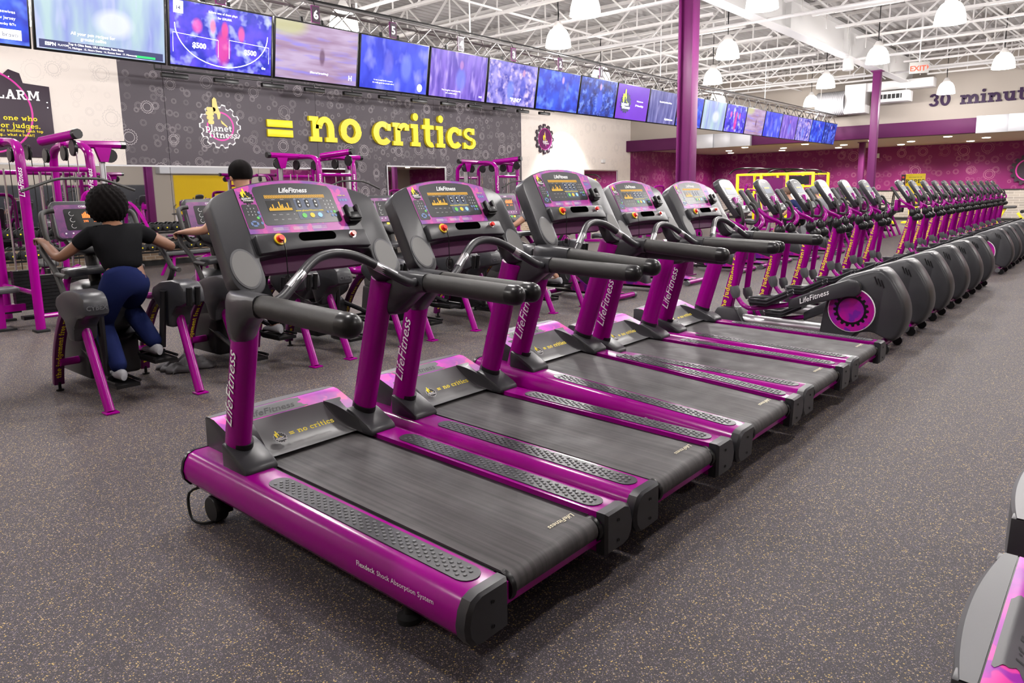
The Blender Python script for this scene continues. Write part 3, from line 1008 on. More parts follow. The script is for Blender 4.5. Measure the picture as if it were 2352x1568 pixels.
def make_treadmill(label, group):
    t = thing('treadmill', label, 'treadmill', group=group)
    zr = lambda y: .282 + .024 * y
    sec = [(.293, 0), (.42, 0), (.452, -.012), (.472, -.045), (.482, -.085), (.476, -.125), (.452, -.158), (.41, -.168), (.293, -.165)]
    for s in (-1, 1):
        b = MB()
        loft(b, [[(s * x, y, zr(y) + z) for x, z in sec] for y in (.045, .6, 1.2, 1.87)])
        rail = b.build('side_rail', 'magenta', t, ang=50)
        b = MB()
        big = [(.358 + (x - .358) * 1.05, z + .003 if z > -.05 else z - .004) for x, z in sec]
        mid = [(.372 + (x - .372) * .92, -.083 + (z + .083) * .93) for x, z in sec]
        loft(b, [[(s * x, .05, zr(0) + z) for x, z in big], [(s * x, .012, zr(0) + z) for x, z in big], [(s * x, 0, zr(0) + z) for x, z in mid]])
        cap = b.build('end_cap', 'plastic', rail, ang=30)
        b = MB()
        for z in (-.045, -.13):
            b.lathe([(0, -.0025), (.0065, -.0025), (.0075, -.004)], 10, (s * .37, .001, zr(0) + z), 'y')
        stuff(b.build('screw', 'black', rail))
        b = MB()
        loft(b, [[(s * x, y, zr(1.87) + z) for x, z in big] for y in (1.87, 1.888)])
        b.build('front_cap', 'plastic_dark', rail)
        b = MB()
        x0, x1 = (-.41, -.312) if s < 0 else (.312, .41)
        sl = lambda p, d: [(x, y, zr(y) + d) for x, y in p]
        st_ = stadium(x0, x1, .075, 1.27)
        loft(b, [sl(st_, 0.0), sl(st_, .004)])
        pad = b.build('grip_pad', 'plastic', t)
        b = MB()
        xc_ = (x0 + x1) / 2
        k = 0
        y = .115
        while y < 1.235:
            for dx in ((-.028, 0, .028) if k % 2 else (-.014, .014)):
                c = (xc_ + dx, y, zr(y) + .004)
                vs = [(c[0] + r_ * math.cos(a), c[1] + r_ * math.sin(a), c[2] + h) for r_, h in ((.0085, 0), (.0065, .0035)) for a in [PI / 3 * i for i in range(6)]] + [(c[0], c[1], c[2] + .0048)]
                b.add(vs, [(i, (i + 1) % 6, 6 + (i + 1) % 6, 6 + i) for i in range(6)] + [(6 + i, 6 + (i + 1) % 6, 12) for i in range(6)])
            k += 1
            y += .0225
        stuff(b.build('grip_bumps', 'plastic_light', pad))  # paler plastic puts the bumps' highlights into their colour
        # deck edge strip between rail and belt
        b = MB()
        xa, xb = sorted((s * .254, s * .293))
        b.add([(xa, .09, zr(.09) - .022), (xb, .09, zr(.09) - .022), (xb, 1.55, zr(1.55) - .022), (xa, 1.55, zr(1.55) - .022), (xa, .09, .2), (xb, .09, .2), (xb, 1.55, .2), (xa, 1.55, .2)], [(0, 1, 2, 3), (4, 7, 6, 5), (0, 4, 5, 1), (1, 5, 6, 2), (2, 6, 7, 3), (3, 7, 4, 0)])
        b.build('deck_edge', 'plastic_dark', t)
        b = MB()
        b.lathe([(.0, 0), (.05, 0), (.053, .008), (.053, .02), (.02, .028)], 16, (s * .258, .062, zr(.06) - .066), 'x')
        b.build('roller_end', 'black', t)
        # upright post
        b = MB()
        U0, U1 = V(s * .355, 1.605, .285), V(s * .365, 1.375, 1.10)
        b.tube([U0, U1], .070, 20, up=(0, 1, 0), flat=.74)
        up_ = b.build('upright', 'magenta', t)
        ax = (U1 - U0).normalized()
        b = MB()
        b.tube([U0 + ax * .075 + V(-s * .006, -.006, 0), U0 + ax * .155 + V(-s * .006, -.006, 0)], [.0725, .071], 20, up=(0, 1, 0), flat=.755)
        b.build('collar', 'plastic_dark', up_)
        if s < 0:
            b = MB()
            b.text('LifeFitness', U0 + ax * .235 + V(-.0530, -.026, 0), ax, V(0, 1, .25), .062, 0, bold=.006, shear=.35, align='L', space=1.0)
            stuff(b.build('lettering', 'white_print', up_))
        # foot boot of the hood
        b = MB()
        b.prism([(1.395, zr(1.4) - .012), (1.395, .335), (1.43, .358), (1.53, .405), (1.60, .425), (1.60, .30)], s * .262, s * .425, 'yz')
        b.build('post_boot', 'plastic', t, bevel=.014)
        # handrail bracket, grip, end
        b = MB()
        prof_y = [(1.425, .06, 1.0, 1.10), (1.41, .10, .955, 1.128), (1.37, .125, .915, 1.142), (1.31, .125, .925, 1.142), (1.23, .108, .995, 1.14), (1.17, .098, 1.038, 1.139), (1.12, .096, 1.046, 1.138)]
        rings = []
        for i, (y, w, z0, z1) in enumerate(prof_y):
            cx = s * (.378 + .062 * min(1, i / 4.2))
            rings.append([(cx + a * w / 2 * (1 if s > 0 else -1) * 1.0, y, z) for a, z in [(math.copysign(abs(math.cos(q)) ** .6, math.cos(q)), (z0 + z1) / 2 + (z1 - z0) / 2 * math.copysign(abs(math.sin(q)) ** .6, math.sin(q))) for q in [2 * PI * k / 16 for k in range(16)]]])
        loft(b, rings)
        br = b.build('rail_bracket', 'plastic', t, ang=60)
        b = MB()
        b.tube([(s * .44, 1.125, 1.092), (s * .44, .60, 1.076)], .0455, 18)
        hr = b.build('handrail', 'grip', t)
        b = MB()
        ys = [.605, .57, .55, .538, .532]
        b.tube([(s * .44, y, 1.076) for y in ys], [.047, .046, .040, .028, .010], 18)
        b.build('rail_end', 'plastic_dark', hr)
        # rubber foot and wheel
        b = MB()
        b.lathe([(.0, 0), (.045, 0), (.045, .02), (.02, .03), (.02, .125), (0, .125)], 14, (s * .36, .42, 0))
        b.build('foot', 'rubber', t)
        b = MB()
        b.lathe([(0, -.03), (.058, -.03), (.065, -.02), (.065, .02), (.058, .03), (0, .03)], 18, (s * .40, 1.74, .065), 'x')
        b.box((s * .37 - .02, 1.68, .05), (s * .37 + .02, 1.80, .17))
        b.build('lift_wheel', 'black', t)
    # rail print
    b = MB()
    b.text('Flexdeck', (-.4865, .545, .224), (0, -1, 0), (0, 0, 1), .0205, bold=.012, align='L')
    b.text('Shock Absorption System', (-.4865, .432, .224), (0, -1, 0), (0, 0, 1), .0195, align='L')
    stuff(b.build('rail_lettering', 'white_print', t))
    # belt
    b = MB()
    r_ = .046
    cy, cz = .062, zr(.06) - .014 - r_
    poly = [(1.60, zr(1.6) - .012)] + [(cy + r_ * math.cos(a), cz + r_ * math.sin(a)) for a in [PI / 2 + PI * i / 12 for i in range(13)]] + [(1.60, cz - r_ + .04)]
    b.prism(poly, -.254, .254, 'yz')
    belt = b.build('belt', 'belt', t, ang=40)
    b = MB()
    b.text('LifeFitness', (.16, .135, zr(.135) - .0115), (-1, 0, 0), (0, -1, .0), .026, bold=.01, shear=.35)
    stuff(b.build('belt_lettering', 'cream_print', belt))
    b = MB()
    b.box((-.293, .028, .168), (.293, .04, .247))
    b.build('rear_crossbar', 'magenta', t, bevel=.003)
    b = MB()
    b.box((-.292, .14, .15), (.292, 1.86, .215))
    b.build('deck_light_block', 'black', t)  # dark filler box added under the deck to block light
    # ---- motor hood
    b = MB()
    yf = lambda x: 1.908 - .3 * x * x
    ztop = lambda y: .475 if y > 1.80 else .475 - .34 * (1.80 - y)
    yb = lambda x: 1.715 if abs(x) < .2 else 1.715 - (abs(x) - .2) * 1.16

    def strip(u, v, d0, d1, dz=0.0):
        x = -.352 + .704 * u
        y0, y1 = (yf(x), 1.833) if d0 == 0 else (1.833, 1.829)
        y = y0 + (y1 - y0) * v
        return (x, y, ztop(y) + dz - (.012 if d0 == 0 and v == 0 else 0))

    def panel(u, v):
        x = -.352 + .704 * u
        a, c = 1.829, yb(x)
        y = a + (c - a) * v
        return (x, y, ztop(y))
    b.grid(panel, 28, 8)
    b.build('hood_panel', 'hood_print', t, recalc=False)
    b = MB()
    b.grid(lambda u, v: strip(u, v, 0, .075), 28, 6)
    b.grid(lambda u, v: (-.352 + .704 * u, yf(-.352 + .704 * u) + .004 * v, .463 - .165 * v), 28, 2)
    hs = b.build('hood_front', 'plastic_light', t, recalc=False)
    b = MB()
    b.grid(lambda u, v: strip(u, v, .075, .079, -.003), 28, 1)
    b.build('hood_seam', 'black', hs, recalc=False)
    # grey blank field around the lettering
    wv = lambda y, k: .014 * math.sin(y * 95 + k) + .008 * math.sin(y * 230 + k)
    b = MB()

    def field(u, v):
        y = 1.722 + .098 * v
        x = -.24 + wv(y, 2) * (1 - u) + (.34 + wv(y, 1)) * u
        return (x, y, ztop(y) + .0012)
    b.grid(field, 4, 16)
    b.build('hood_field', 'plastic_light', hs, recalc=False)
    b = MB()
    b.text('LifeFitness', (-.075, 1.738, 0), (1, 0, 0), (0, 1, 0), .045, bold=.012, shear=.45)
    b.v = [(x, y, ztop(y) + .0024) for x, y, z in b.v]
    stuff(b.build('hood_lettering', 'black_print', hs))
    # hood sides and the scooped dish
    for s in (-1, 1):
        MB().prism([(1.52, .29), (1.52, .37), (1.60, .402), (1.715, .442), (1.80, .471), (1.88, .471), (1.885, .29)], s * .30, s * .353, 'yz').build('hood_side', 'plastic', t, bevel=.004)
    b = MB()
    zb = zr(1.5) + .004

    def dish(u, v):
        xw = .2 + .05 * v
        return (-xw + 2 * xw * u, 1.715 - .215 * v, .447 - (.447 - zb) * math.sin(v * PI / 2) ** .9)
    b.grid(dish, 16, 12)
    b.build('hood_dish', 'dish_grey', t, recalc=False)
    for s in (-1, 1):
        b = MB()

        def flank(u, v):
            a = Vector(dish(1 if s > 0 else 0, v))
            rdg = V(s * (.205 + .075 * v ** .8), 1.715 - .31 * v, .450 - .125 * v ** 1.5)
            p = a.lerp(rdg, u)
            p.z -= .022 * math.sin(u * PI) * (1 - abs(2 * v - 1) * .6)
            return tuple(p)
        b.grid(flank, 6, 12)
        def sh(u, v):
            rdg = V(s * (.205 + .075 * v ** .8), 1.715 - .31 * v, .450 - .125 * v ** 1.5)
            out = V(s * .31, 1.715 - .2 * v, .448 - .10 * v)
            return tuple(rdg.lerp(out, u))
        b.grid(sh, 2, 12)
        b.build('hood_flank', 'plastic', t)
    dn = V(0, -.565, .825).normalized()
    dy = V(0, .825, .565).normalized()
    bg, bh, bt_, bo = MB(), MB(), MB(), MB()
    O = V(-.135, 1.585, .371) + dn * .002
    logo_gear(bg, bh, bt_, O, V(1, 0, 0), dy, dn, .032, None, bo)
    bg.build('badge', 'plastic', t)
    bo.build('badge_rim', 'white_print', t)
    stuff(bt_.build('badge_lettering', 'white_print', t))
    bh.text('= no critics', V(-.085, 1.575, .372) + dn * .0025, (1, 0, 0), dy, .021, slab=True, align='L')
    stuff(bh.build('hood_slogan', 'yellow_print', t))
    # ---- console
    ev = V(0, .57, 1).normalized()
    ex = V(1, 0, 0)
    en = ex.cross(ev)
    O = V(0, 1.57, 1.593)
    fr = (O, ex, ev, en)
    half = [(0, 0), (.10, -.004), (.20, -.018), (.30, -.044), (.37, -.070), (.405, -.088), (.425, -.108), (.432, -.135), (.437, -.25), (.444, -.46)]
    horn = arc_pts(.370, -.465, .075, .085, 0, -180, 12)
    inner = [(.293, -.40), (.290, -.385), (.2, -.372), (.1, -.366)]
    rgt = half + horn + inner
    poly = rgt + [(-x, y) for x, y in reversed(rgt[1:])]
    poly = [p for i, p in enumerate(poly) if i == 0 or p != poly[i - 1]]
    b = MB()
    b.prism(poly, -.075, 0, fr=fr)
    con = b.build('console', 'plastic', t, bevel=.007)
    P = lambda pts, d0, d1, nm, m_, par=con: MB().prism(pts, d0, d1, fr=fr).build(nm, m_, par)
    arch = lambda x0, x1, off, n=12: [(x, -1.0 * (.5 * x * x) + .0 - off + (.0 if abs(x) < .3 else -.01)) for x in [x0 + (x1 - x0) * i / n for i in range(n + 1)]]
    P([(-.296, -.272), (.225, -.278), (.297, -.272)] + arch(.297, -.297, .007), -.01, .002, 'overlay', 'overlay_print')
    b = MB()
    for s in (-1, 1):
        b.prism([(s * .297, -.37), (s * .300, -.37), (s * .300, -.053), (s * .297, -.053)], 0, .0008, fr=fr)
    stuff(b.build('panel_seam', 'black', con))
    dk = [(-.20, -.235), (.188, -.232), (.200, -.222), (.196, -.06)] + arch(.182, -.205, .022, 8) + [(-.216, -.06), (-.21, -.225)]
    P(dk, .002, .0032, 'display_panel', 'panel_dark')
    P(rrect(-.028, -.212, .108, -.102, .006), .0032, .004, 'blue_panel', 'panel_blue')
    P(rrect(-.292, -.248, -.218, -.128, .008), .002, .0034, 'tv_keypad', 'panel_dark')
    P([(.222, -.28), (.296, -.28), (.296, -.155), (.222, -.155)], .002, .003, 'phone_plate', 'plastic')
    pt = lambda x, v, d=.0045: O + ex * x + ev * v + en * d
    # lit segments and the bar graph
    b = MB()
    for i in range(26):
        x = -.168 + i * .0122
        for dx0, dx1, v0, v1 in ((0, .009, -.086, -.0845), (0, .009, -.0925, -.091), (0, .009, -.1, -.0985), (0, .0017, -.1, -.0845), (.0073, .009, -.1, -.0845)):
            b.prism([(x + dx0, v0), (x + dx1, v0), (x + dx1, v1), (x + dx0, v1)], .0033, .004, fr=fr)
    for i, h in enumerate((2, 3, 2, 5, 2, 2, 3, 2, 7, 4, 5, 2, 3, 2, 6, 2, 2)):
        for j in range(h):
            x, v = -.165 + i * .0069, -.163 + j * .0065
            b.prism([(x, v), (x + .0055, v), (x + .0055, v + .005), (x, v + .005)], .0042, .0048, fr=fr)
    stuff(b.build('led_display', 'led_amber', con))
    P([(-.170, -.168), (-.046, -.168), (-.046, -.112), (-.170, -.112)], .0032, .004, 'graph_window', 'black')
    for x in (-.005, .040, .085):
        P(rrect(x - .010, -.152, x + .010, -.108, .009), .004, .0055, 'arrow_key', 'black')
    b = MB()
    for x in (-.005, .040, .085):
        b.prism([(x - .0055, -.125), (x + .0055, -.125), (x, -.114)], .0055, .006, fr=fr).prism([(x - .0055, -.136), (x, -.147), (x + .0055, -.136)], .0055, .006, fr=fr)
    for i in range(9):
        x, v = .135 + .019 * (i % 3), -.122 - .019 * (i // 3)
        b.text(str(i + 1), pt(x, v), ex, ev, .0075, bold=.02)
        x, v = -.271 + .016 * (i % 3), -.152 - .0155 * (i // 3)
        b.text(str(i + 1), pt(x, v), ex, ev, .006, bold=.02)
    b.text('TV', pt(-.26, -.139), ex, ev, .006)
    b.text('LifeFitness', pt(-.012, -.072), ex, ev, .0255, bold=.03, shear=.35)
    for x, w_ in ((-.13, 'Calories'), (-.085, 'Distance'), (-.02, 'Time'), (.03, 'Incline'), (.075, 'Speed'), (.12, 'Heart Rate')):
        b.text(w_, pt(x, -.1085), ex, ev, .0036)
    for i in range(4):
        b.text(('Manual', 'Fat Burn', 'Cardio', 'Hill')[i], pt(-.15 + i * .034, -.185), ex, ev, .0038)
        b.text(('Random', 'Goal', 'Fit Test', 'Cool')[i], pt(-.15 + i * .034, -.21), ex, ev, .0038)
    stuff(b.build('key_print', 'white_print', con))
    b = MB()
    b.text('www.planetfitness.com', pt(.04, -.171), ex, ev, .0062, slab=True)
    b.text('visit us', pt(.247, -.095), ex, ev, .0055, slab=True)
    stuff(b.build('web_print', 'yellow_print', con))
    b = MB()
    for i in range(3):
        for j in range(3):
            for q in range(2):
                b.prism([(-.18 + i * .1, -.248 - j * .0055 - q * .002), (-.18 + i * .1 + (.078 if q else .05), -.248 - j * .0055 - q * .002), (-.18 + i * .1 + (.078 if q else .05), -.2472 - j * .0055 - q * .002), (-.18 + i * .1, -.2472 - j * .0055 - q * .002)], .002, .0024, fr=fr)
    stuff(b.build('notice_lines', 'white_print', con))
    disc = lambda x, v, r0, d0, d1, nm, m_, n=16: MB().prism(arc_pts(x, v, r0, r0, 0, 360 - 360 / n, n - 1), d0, d1, fr=fr).build(nm, m_, con)
    disc(.002, -.193, .0125, .004, .006, 'start_key', 'btn_green')
    disc(.044, -.193, .0125, .004, .006, 'pause_key', 'btn_yellow')
    disc(.086, -.193, .0125, .004, .006, 'cool_key', 'btn_blue')
    disc(.173, -.178, .0075, .0034, .005, 'enter_key', 'btn_green')
    disc(-.233, -.196, .0065, .0034, .005, 'enter_key', 'btn_green')
    b = MB()
    for x, v in ((.135, -.178), (.154, -.178), (.154, -.197), (.173, -.197), (-.222, -.17), (-.222, -.188), (-.222, -.222)):
        b.prism(arc_pts(x, v, .007, .007, 0, 330, 11), .0034, .005, fr=fr)
    for k in range(4):
        a = k * 90
        b.prism(arc_pts(-.258, -.224, .019, .015, a + 52, a + 128, 6) + arc_pts(-.258, -.224, .009, .007, a + 128, a + 52, 4), .0034, .005, fr=fr)
    for i in range(3):
        x = .222 + i * .0165
        b.prism(rrect(x + .003, -.122, x + .016, -.109, .002, 2), .002, .003, fr=fr)
    stuff(b.build('small_keys', 'key_blue', con))
    bg, bh, bt_, bo = MB(), MB(), MB(), MB()
    logo_gear(bg, bh, bt_, O + ex * -.252 + ev * -.094 + en * .002, ex, ev, en, .034)
    bg.build('badge', 'plastic_dark', con)
    stuff(bh.build('badge_hand', 'yellow_print', con))
    stuff(bt_.build('badge_lettering', 'white_print', con))
    # phone cradle
    b = MB()
    b.prism(rrect(.212, -.248, .292, -.196, .015), .0, .035, fr=fr)
    b.prism(rrect(.208, -.235, .228, -.165, .009), .025, .05, fr=fr).prism(rrect(.266, -.235, .286, -.165, .009), .025, .05, fr=fr)
    b.prism([(.215, -.24), (.285, -.24), (.275, -.205), (.225, -.205)], .03, .05, fr=fr)
    b.build('phone_cradle', 'black', con, bevel=.004)
    # lower ledge with painted-dark slot, stop button, knob
    b = MB()
    led = [(-.29, -.288), (-.15, -.284), (0, -.283), (.15, -.284), (.29, -.288), (.294, -.378), (.2, -.372), (.1, -.368), (0, -.366), (-.1, -.368), (-.2, -.372), (-.294, -.378)]
    b.prism(led, -.03, .026, fr=fr)
    lg = b.build('ledge', 'plastic', con, bevel=.008)
    b = MB()
    st_ = [(y, x) for x, y in stadium(-.332, -.290, -.085, .112)]
    b.prism(st_, .0262, .0275, fr=fr)
    b.build('slot_shade', 'recess_shade', con)  # flat black piece on the ledge, painting the shade inside the slot
    disc(-.185, -.318, .027, .026, .033, 'stop_ring', 'yellow_ring', 20)
    b = MB()
    for r0, r1, d0, d1 in ((.019, .018, .033, .037), (.0145, .013, .037, .05)):
        n = 18
        vs = [O + ex * (-.185 + r_ * math.cos(2 * PI * i / n)) + ev * (-.318 + r_ * math.sin(2 * PI * i / n)) + en * d for r_, d in ((r0, d0), (r1, d1)) for i in range(n)]
        b.add(vs, [tuple(range(n, 2 * n))] + [(i, (i + 1) % n, n + (i + 1) % n, n + i) for i in range(n)])
    b.build('stop_button', 'red', con)
    disc(.205, -.315, .018, .026, .029, 'knob_ring', 'silver')
    disc(.205, -.315, .012, .029, .044, 'knob', 'red')
    # cup holders in the horns
    for s in (-1, 1):
        MB().prism(arc_pts(s * .372, -.43, .064, .094, 0, 348, 29), 0, .003, fr=fr).build('cup_rim', 'plastic_light', con, bevel=.0012)
        MB().prism(arc_pts(s * .372, -.43, .056, .084, 0, 348, 29), .002, .0036, fr=fr).build('cup_holder', 'speaker_grey', con)
    b = MB()
    b.prism([(-.28, -.36), (.28, -.36), (.26, -.44), (-.26, -.44)], -.075, -.05, fr=fr)
    b.build('console_brace', 'fascia_purple', con)
    # safety cord and clip
    p0 = pt(-.185, -.33, .05)
    b = MB()
    b.tube(smooth_path([p0, p0 + V(.004, -.01, -.05), p0 + V(.006, -.01, -.12), p0 + V(.008, -.01, -.17)]), .0022, 6)
    q = p0 + V(.008, -.01, -.19)
    b.tube([q + V(.0, .028 * math.cos(a), .035 * math.sin(a)) for a in [2 * PI * i / 14 for i in range(14)]], .002, 6, closed=True)
    b.tube(smooth_path([q, q + V(.02, -.02, -.05), q + V(.06, -.09, -.09), q + V(.08, -.14, -.06)]), .002, 6)
    cd = b.build('safety_cord', 'black', t)
    MB().box(tuple(q - V(.012, .006, .012)), tuple(q + V(.012, .006, .018))).build('clip', 'black', cd, bevel=.003)
    # arched grip bar
    path = smooth_path([(-.40, 1.17, 1.098), (-.33, 1.165, 1.108), (-.15, 1.235, 1.222), (-.05, 1.262, 1.256), (.05, 1.262, 1.256), (.15, 1.235, 1.222), (.33, 1.165, 1.108), (.40, 1.17, 1.098)], 5)
    gb = MB().tube(path, .0215, 14).build('grip_bar', 'plastic', t)
    for s in (-1, 1):
        MB().tube([(s * .285, 1.184, 1.138), (s * .195, 1.217, 1.193)], .0224, 14).build('pulse_sensor', 'silver', gb)
    return t


TP = .987
TX = 1.912
t1 = make_treadmill('nearest magenta treadmill, leftmost of the row, with its whole belt in view', 'treadmills in the front row')
t1.location = (TX, 1.43, 0)
# mains cable coiled by the front wheel of the nearest treadmill
b = MB()
b.tube(smooth_path([(-.40, 1.80, .16), (-.47, 1.86, .13), (-.49, 1.80, .02), (-.44, 1.72, .012), (-.36, 1.76, .012), (-.30, 1.9, .012), (-.1, 2.1, .012)]), .007, 7)
b.build('mains_cable', 'black', t1)
for k, lb in ((1, 'second treadmill from the left in the front row of five'), (2, 'middle treadmill of the front row with the tallest console'), (3, 'fourth treadmill from the left in the front row of five'), (4, 'rightmost treadmill of the front row, beside the first elliptical')):
    o = dup(t1, (TX + TP * k, 1.43, 0), 0, lb, skip=('mains_cable',))
    if k == 2:
        o.rotation_euler.x = .046     # this one stands at a raised incline, its lift wheels lowered
        for ch in o.children:
            if ch.name.startswith('lift_wheel'):
                ch.location.z = -.08
dup(t1, (2.02, .23 - 1.905, 0), 0, 'treadmill at the lower right corner showing only its grey and pink motor hood', 'treadmills of the row behind the viewer', skip=('mains_cable',))
dup(t1, (2.02 + TP, .23 - 1.905, 0), 0, 'treadmill at the right picture edge behind the corner treadmill', 'treadmills of the row behind the viewer', skip=('mains_cable',))
# ================================================================ ellipticals
def console_frame(y0, z0, y1, z1):
    ev = V(0, y1 - y0, z1 - z0).normalized()
    return V(0, y0, z0), V(1, 0, 0), ev, V(1, 0, 0).cross(ev)


def make_elliptical(label, group):
    t = thing('elliptical_trainer', label, 'elliptical trainer', group=group)
    sh = [(.74, .08), (.71, .32), (.65, .55), (.55, .66), (.40, .722), (.27, .762), (.20, .765), (.14, .715), (.085, .64), (.04, .56), (.0, .47), (-.02, .37), (-.015, .27), (.02, .17), (.075, .10), (.15, .125), (.26, .165), (.38, .14), (.46, .06), (.56, .05)]
    sh = [(p.x, p.y) for p in smooth_path([(a, c, 0) for a, c in sh[1:-1]], 3)] + [sh[-1], sh[0]]
    b = MB()
    cy, cz = .36, .38
    rings = []
    for x, sc in ((-.165, .90), (-.155, .955), (-.12, .99), (0, 1.0), (.12, .99), (.155, .955), (.165, .90)):
        rings.append([(x, cy + (y - cy) * sc, cz + (z - cz) * sc) for y, z in sh])
    loft(b, rings)
    body = b.build('flywheel_shroud', 'plastic', t, ang=45)
    for s in (-1, 1):
        ctr = (s * .166, .44, .365)
        MB().lathe([(0, s * .008), (.208, s * .008), (.213, 0)], 36, ctr, 'x').build('cover_rim', 'white_print', body)
        dk = MB().lathe([(0, s * .0105), (.203, s * .0105), (.205, s * .006)], 36, ctr, 'x').build('disc_cover', 'disc_print', body)
        b = MB()
        gp = gear_poly(.158, 18, .022)
        n = len(gp)
        vs = [(ctr[0] + s * .0125, ctr[1] + a, ctr[2] + c) for a, c in gp] + [(ctr[0] + s * .0125, ctr[1] + a * .8, ctr[2] + c * .8) for a, c in [(q[0] / math.hypot(*q) * .145, q[1] / math.hypot(*q) * .145) for q in gp]]
        b.add(vs, [(i, (i + 1) % n, n + (i + 1) % n, n + i) for i in range(n)])
        b.build('cog_print', 'black', body)
        for k in range(3):
            b = MB()
            p0, p1 = V(s * .1665, .255 - k * .028, .695 - k * .014), V(s * .1665, .225 - k * .028, .625 - k * .014)
            b.bar(p0, p1, .010, .010).build('vent', 'black', body)
        # crank cover, pedal arm and pedal
        dz = 0.0 if s < 0 else -.17
        b = MB()
        poly = [(1.0, .335 + dz * 1.1), (1.0, .425 + dz * 1.1), (.62, .60 + dz * .7), (.46, .662 + dz * .5)] + [(.42 + .075 * math.cos(a), .58 + dz * .5 + .085 * math.sin(a)) for a in [PI / 2 + PI * i / 6 for i in range(1, 6)]] + [(.46, .50 + dz * .5), (.75, .41 + dz * .8)]
        b.prism(poly, s * .185, s * .262, 'yz')
        arm = b.build('crank_cover', 'plastic', t, bevel=.016)
        if s < 0:
            d = V(0, -.48, .205).normalized()
            stuff(MB().text('LifeFitness', (-.2645, .885, .398), d, V(0, .39, .92), .05, bold=.01, shear=.35, align='L').build('lettering', 'white_print', arm))
        b = MB()
        yj, zj = 1.60, .45 + dz * .3
        b.tube(smooth_path([(s * .16, yj, zj), (s * .17, yj - .08, zj - .10), (s * .20, 1.46, .315 + dz), (s * .20, 1.36, .30 + dz), (s * .21, .99, .375 + dz * 1.1)], 4), .024, 10)
        b.build('pedal_arm', 'magenta', t)
        b = MB()
        out = [(s * .13, 1.0), (s * .29, 1.0), (s * .30, 1.2), (s * .285, 1.38), (s * .21, 1.42), (s * .14, 1.38), (s * .125, 1.2)]
        zf = lambda y: .345 + dz + max(0, (1.2 - y)) * .42 + max(0, (1.2 - y)) ** 2 * .5
        loft(b, [[(x, y, zf(y)) for x, y in out], [(x, y, zf(y) + .028) for x, y in out]])
        pd = b.build('pedal', 'plastic_dark', t)
        b = MB()
        pts = [(x, y, zf(y) + .035) for x, y in out]
        b.tube(pts[1:] + [pts[0]], .013, 6).tube([(x, y, z + .028) for x, y, z in pts[1:] + [pts[0]]], .013, 6)
        b.build('pedal_rim', 'plastic', pd)
        # moving arm: lower tube, joint, pivot balls, upper tube, grip
        pv = V(s * .13, 1.545, 1.0)
        b = MB()
        b.tube([pv + V(s * .03, 0, -.02), V(s * .165, yj, zj + .03)], [.036, .03], 10)
        la = b.build('swing_arm', 'magenta', t)
        MB().tube([(s * .165, yj - .03, zj - .06), (s * .165, yj - .015, zj), (s * .165, yj, zj + .06)], [.035, .052, .042], 12).build('joint_cover', 'plastic_light', la)
        b = MB()
        b.ell(pv + V(s * .035, -.01, .03), (.062, .062, .085), 12, 8).ell(pv + V(s * .02, -.06, -.05), (.075, .07, .065), 12, 8)
        b.build('pivot_cover', 'plastic_dark', la)
        b = MB()
        sw = .06 * s
        b.tube(smooth_path([pv + V(s * .04, 0, .05), V(s * .20, 1.50 - sw * .3, 1.12), V(s * .29, 1.57 - sw, 1.19), V(s * .30, 1.665 - sw, 1.27), V(s * .30, 1.68 - sw, 1.29)], 4), .021, 10)
        b.build('upper_arm', 'magenta', la)
        b = MB()
        b.tube([(s * .30, 1.68 - sw, 1.285), (s * .295, 1.815 - sw, 1.475)], .0255, 12).ell((s * .295, 1.817 - sw, 1.477), .028, 10, 6)
        b.build('grip', 'plastic_light' if s > 0 else 'grip', la)
        # fixed handle
        MB().tube(smooth_path([(s * .06, 1.60, 1.16), (s * .15, 1.54, 1.15), (s * .19, 1.52, 1.22), (s * .175, 1.56, 1.33), (s * .15, 1.60, 1.36)], 4), .017, 8).build('fixed_handle', 'grip', t)
    # rear stabiliser with wheels
    b = MB()
    b.tube([(-.27, .16, .075), (.27, .16, .075)], .034, 12)
    st_ = b.build('rear_stabiliser', 'magenta', t)
    for s in (-1, 1):
        MB().lathe([(0, -.022), (.045, -.022), (.045, .022), (0, .022)], 14, (s * .245, .115, .046), 'x').build('wheel', 'black', st_)
        MB().cyl((s * .27, .16, .075), (s * .31, .16, .075), .037, 12).build('tube_cap', 'plastic_light', st_)
    MB().tube([(0, .70, .12), (0, 1.60, .135)], .062, 14).build('main_rail', 'silver', t)
    b = MB()
    b.prism([(1.52, .02), (1.50, .10), (1.60, .27), (1.80, .27), (1.90, .10), (1.90, .02)], -.12, .12, 'yz')
    b.build('front_shroud', 'plastic', t, bevel=.02)
    MB().tube([(-.27, 1.86, .05), (.27, 1.86, .05)], .034, 10).build('front_stabiliser', 'magenta', t)
    b = MB()
    b.bar((0, 1.775, .12), (0, 1.56, 1.03), .105, .11, (0, 1, 0)).bar((0, 1.565, 1.0), (0, 1.715, 1.42), .085, .075, (0, 1, 0))
    post = b.build('post', 'magenta', t, bevel=.018)
    pa = (V(0, 1.56, 1.03) - V(0, 1.775, .12)).normalized()
    pn = V(-1, 0, 0)
    stuff(MB().text('the judgement free zone', V(-.0535, 1.752, .22) , pa, V(0, 1, .236), .034, slab=True, align='L').build('lettering', 'yellow_print', post))
    # console head
    O, ex, ev, en = console_frame(1.655, 1.335, 1.835, 1.61)
    fr = (O, ex, ev, en)
    b = MB()
    hd_ = [(-.12, -.12), (.12, -.12), (.15, 0), (.175, .16), (.18, .28), (.15, .325), (.08, .342), (0, .347), (-.08, .342), (-.15, .325), (-.18, .28), (-.175, .16), (-.15, 0)]
    b.prism(hd_, -.06, 0, fr=fr)
    con = b.build('console', 'plastic', t, bevel=.012)
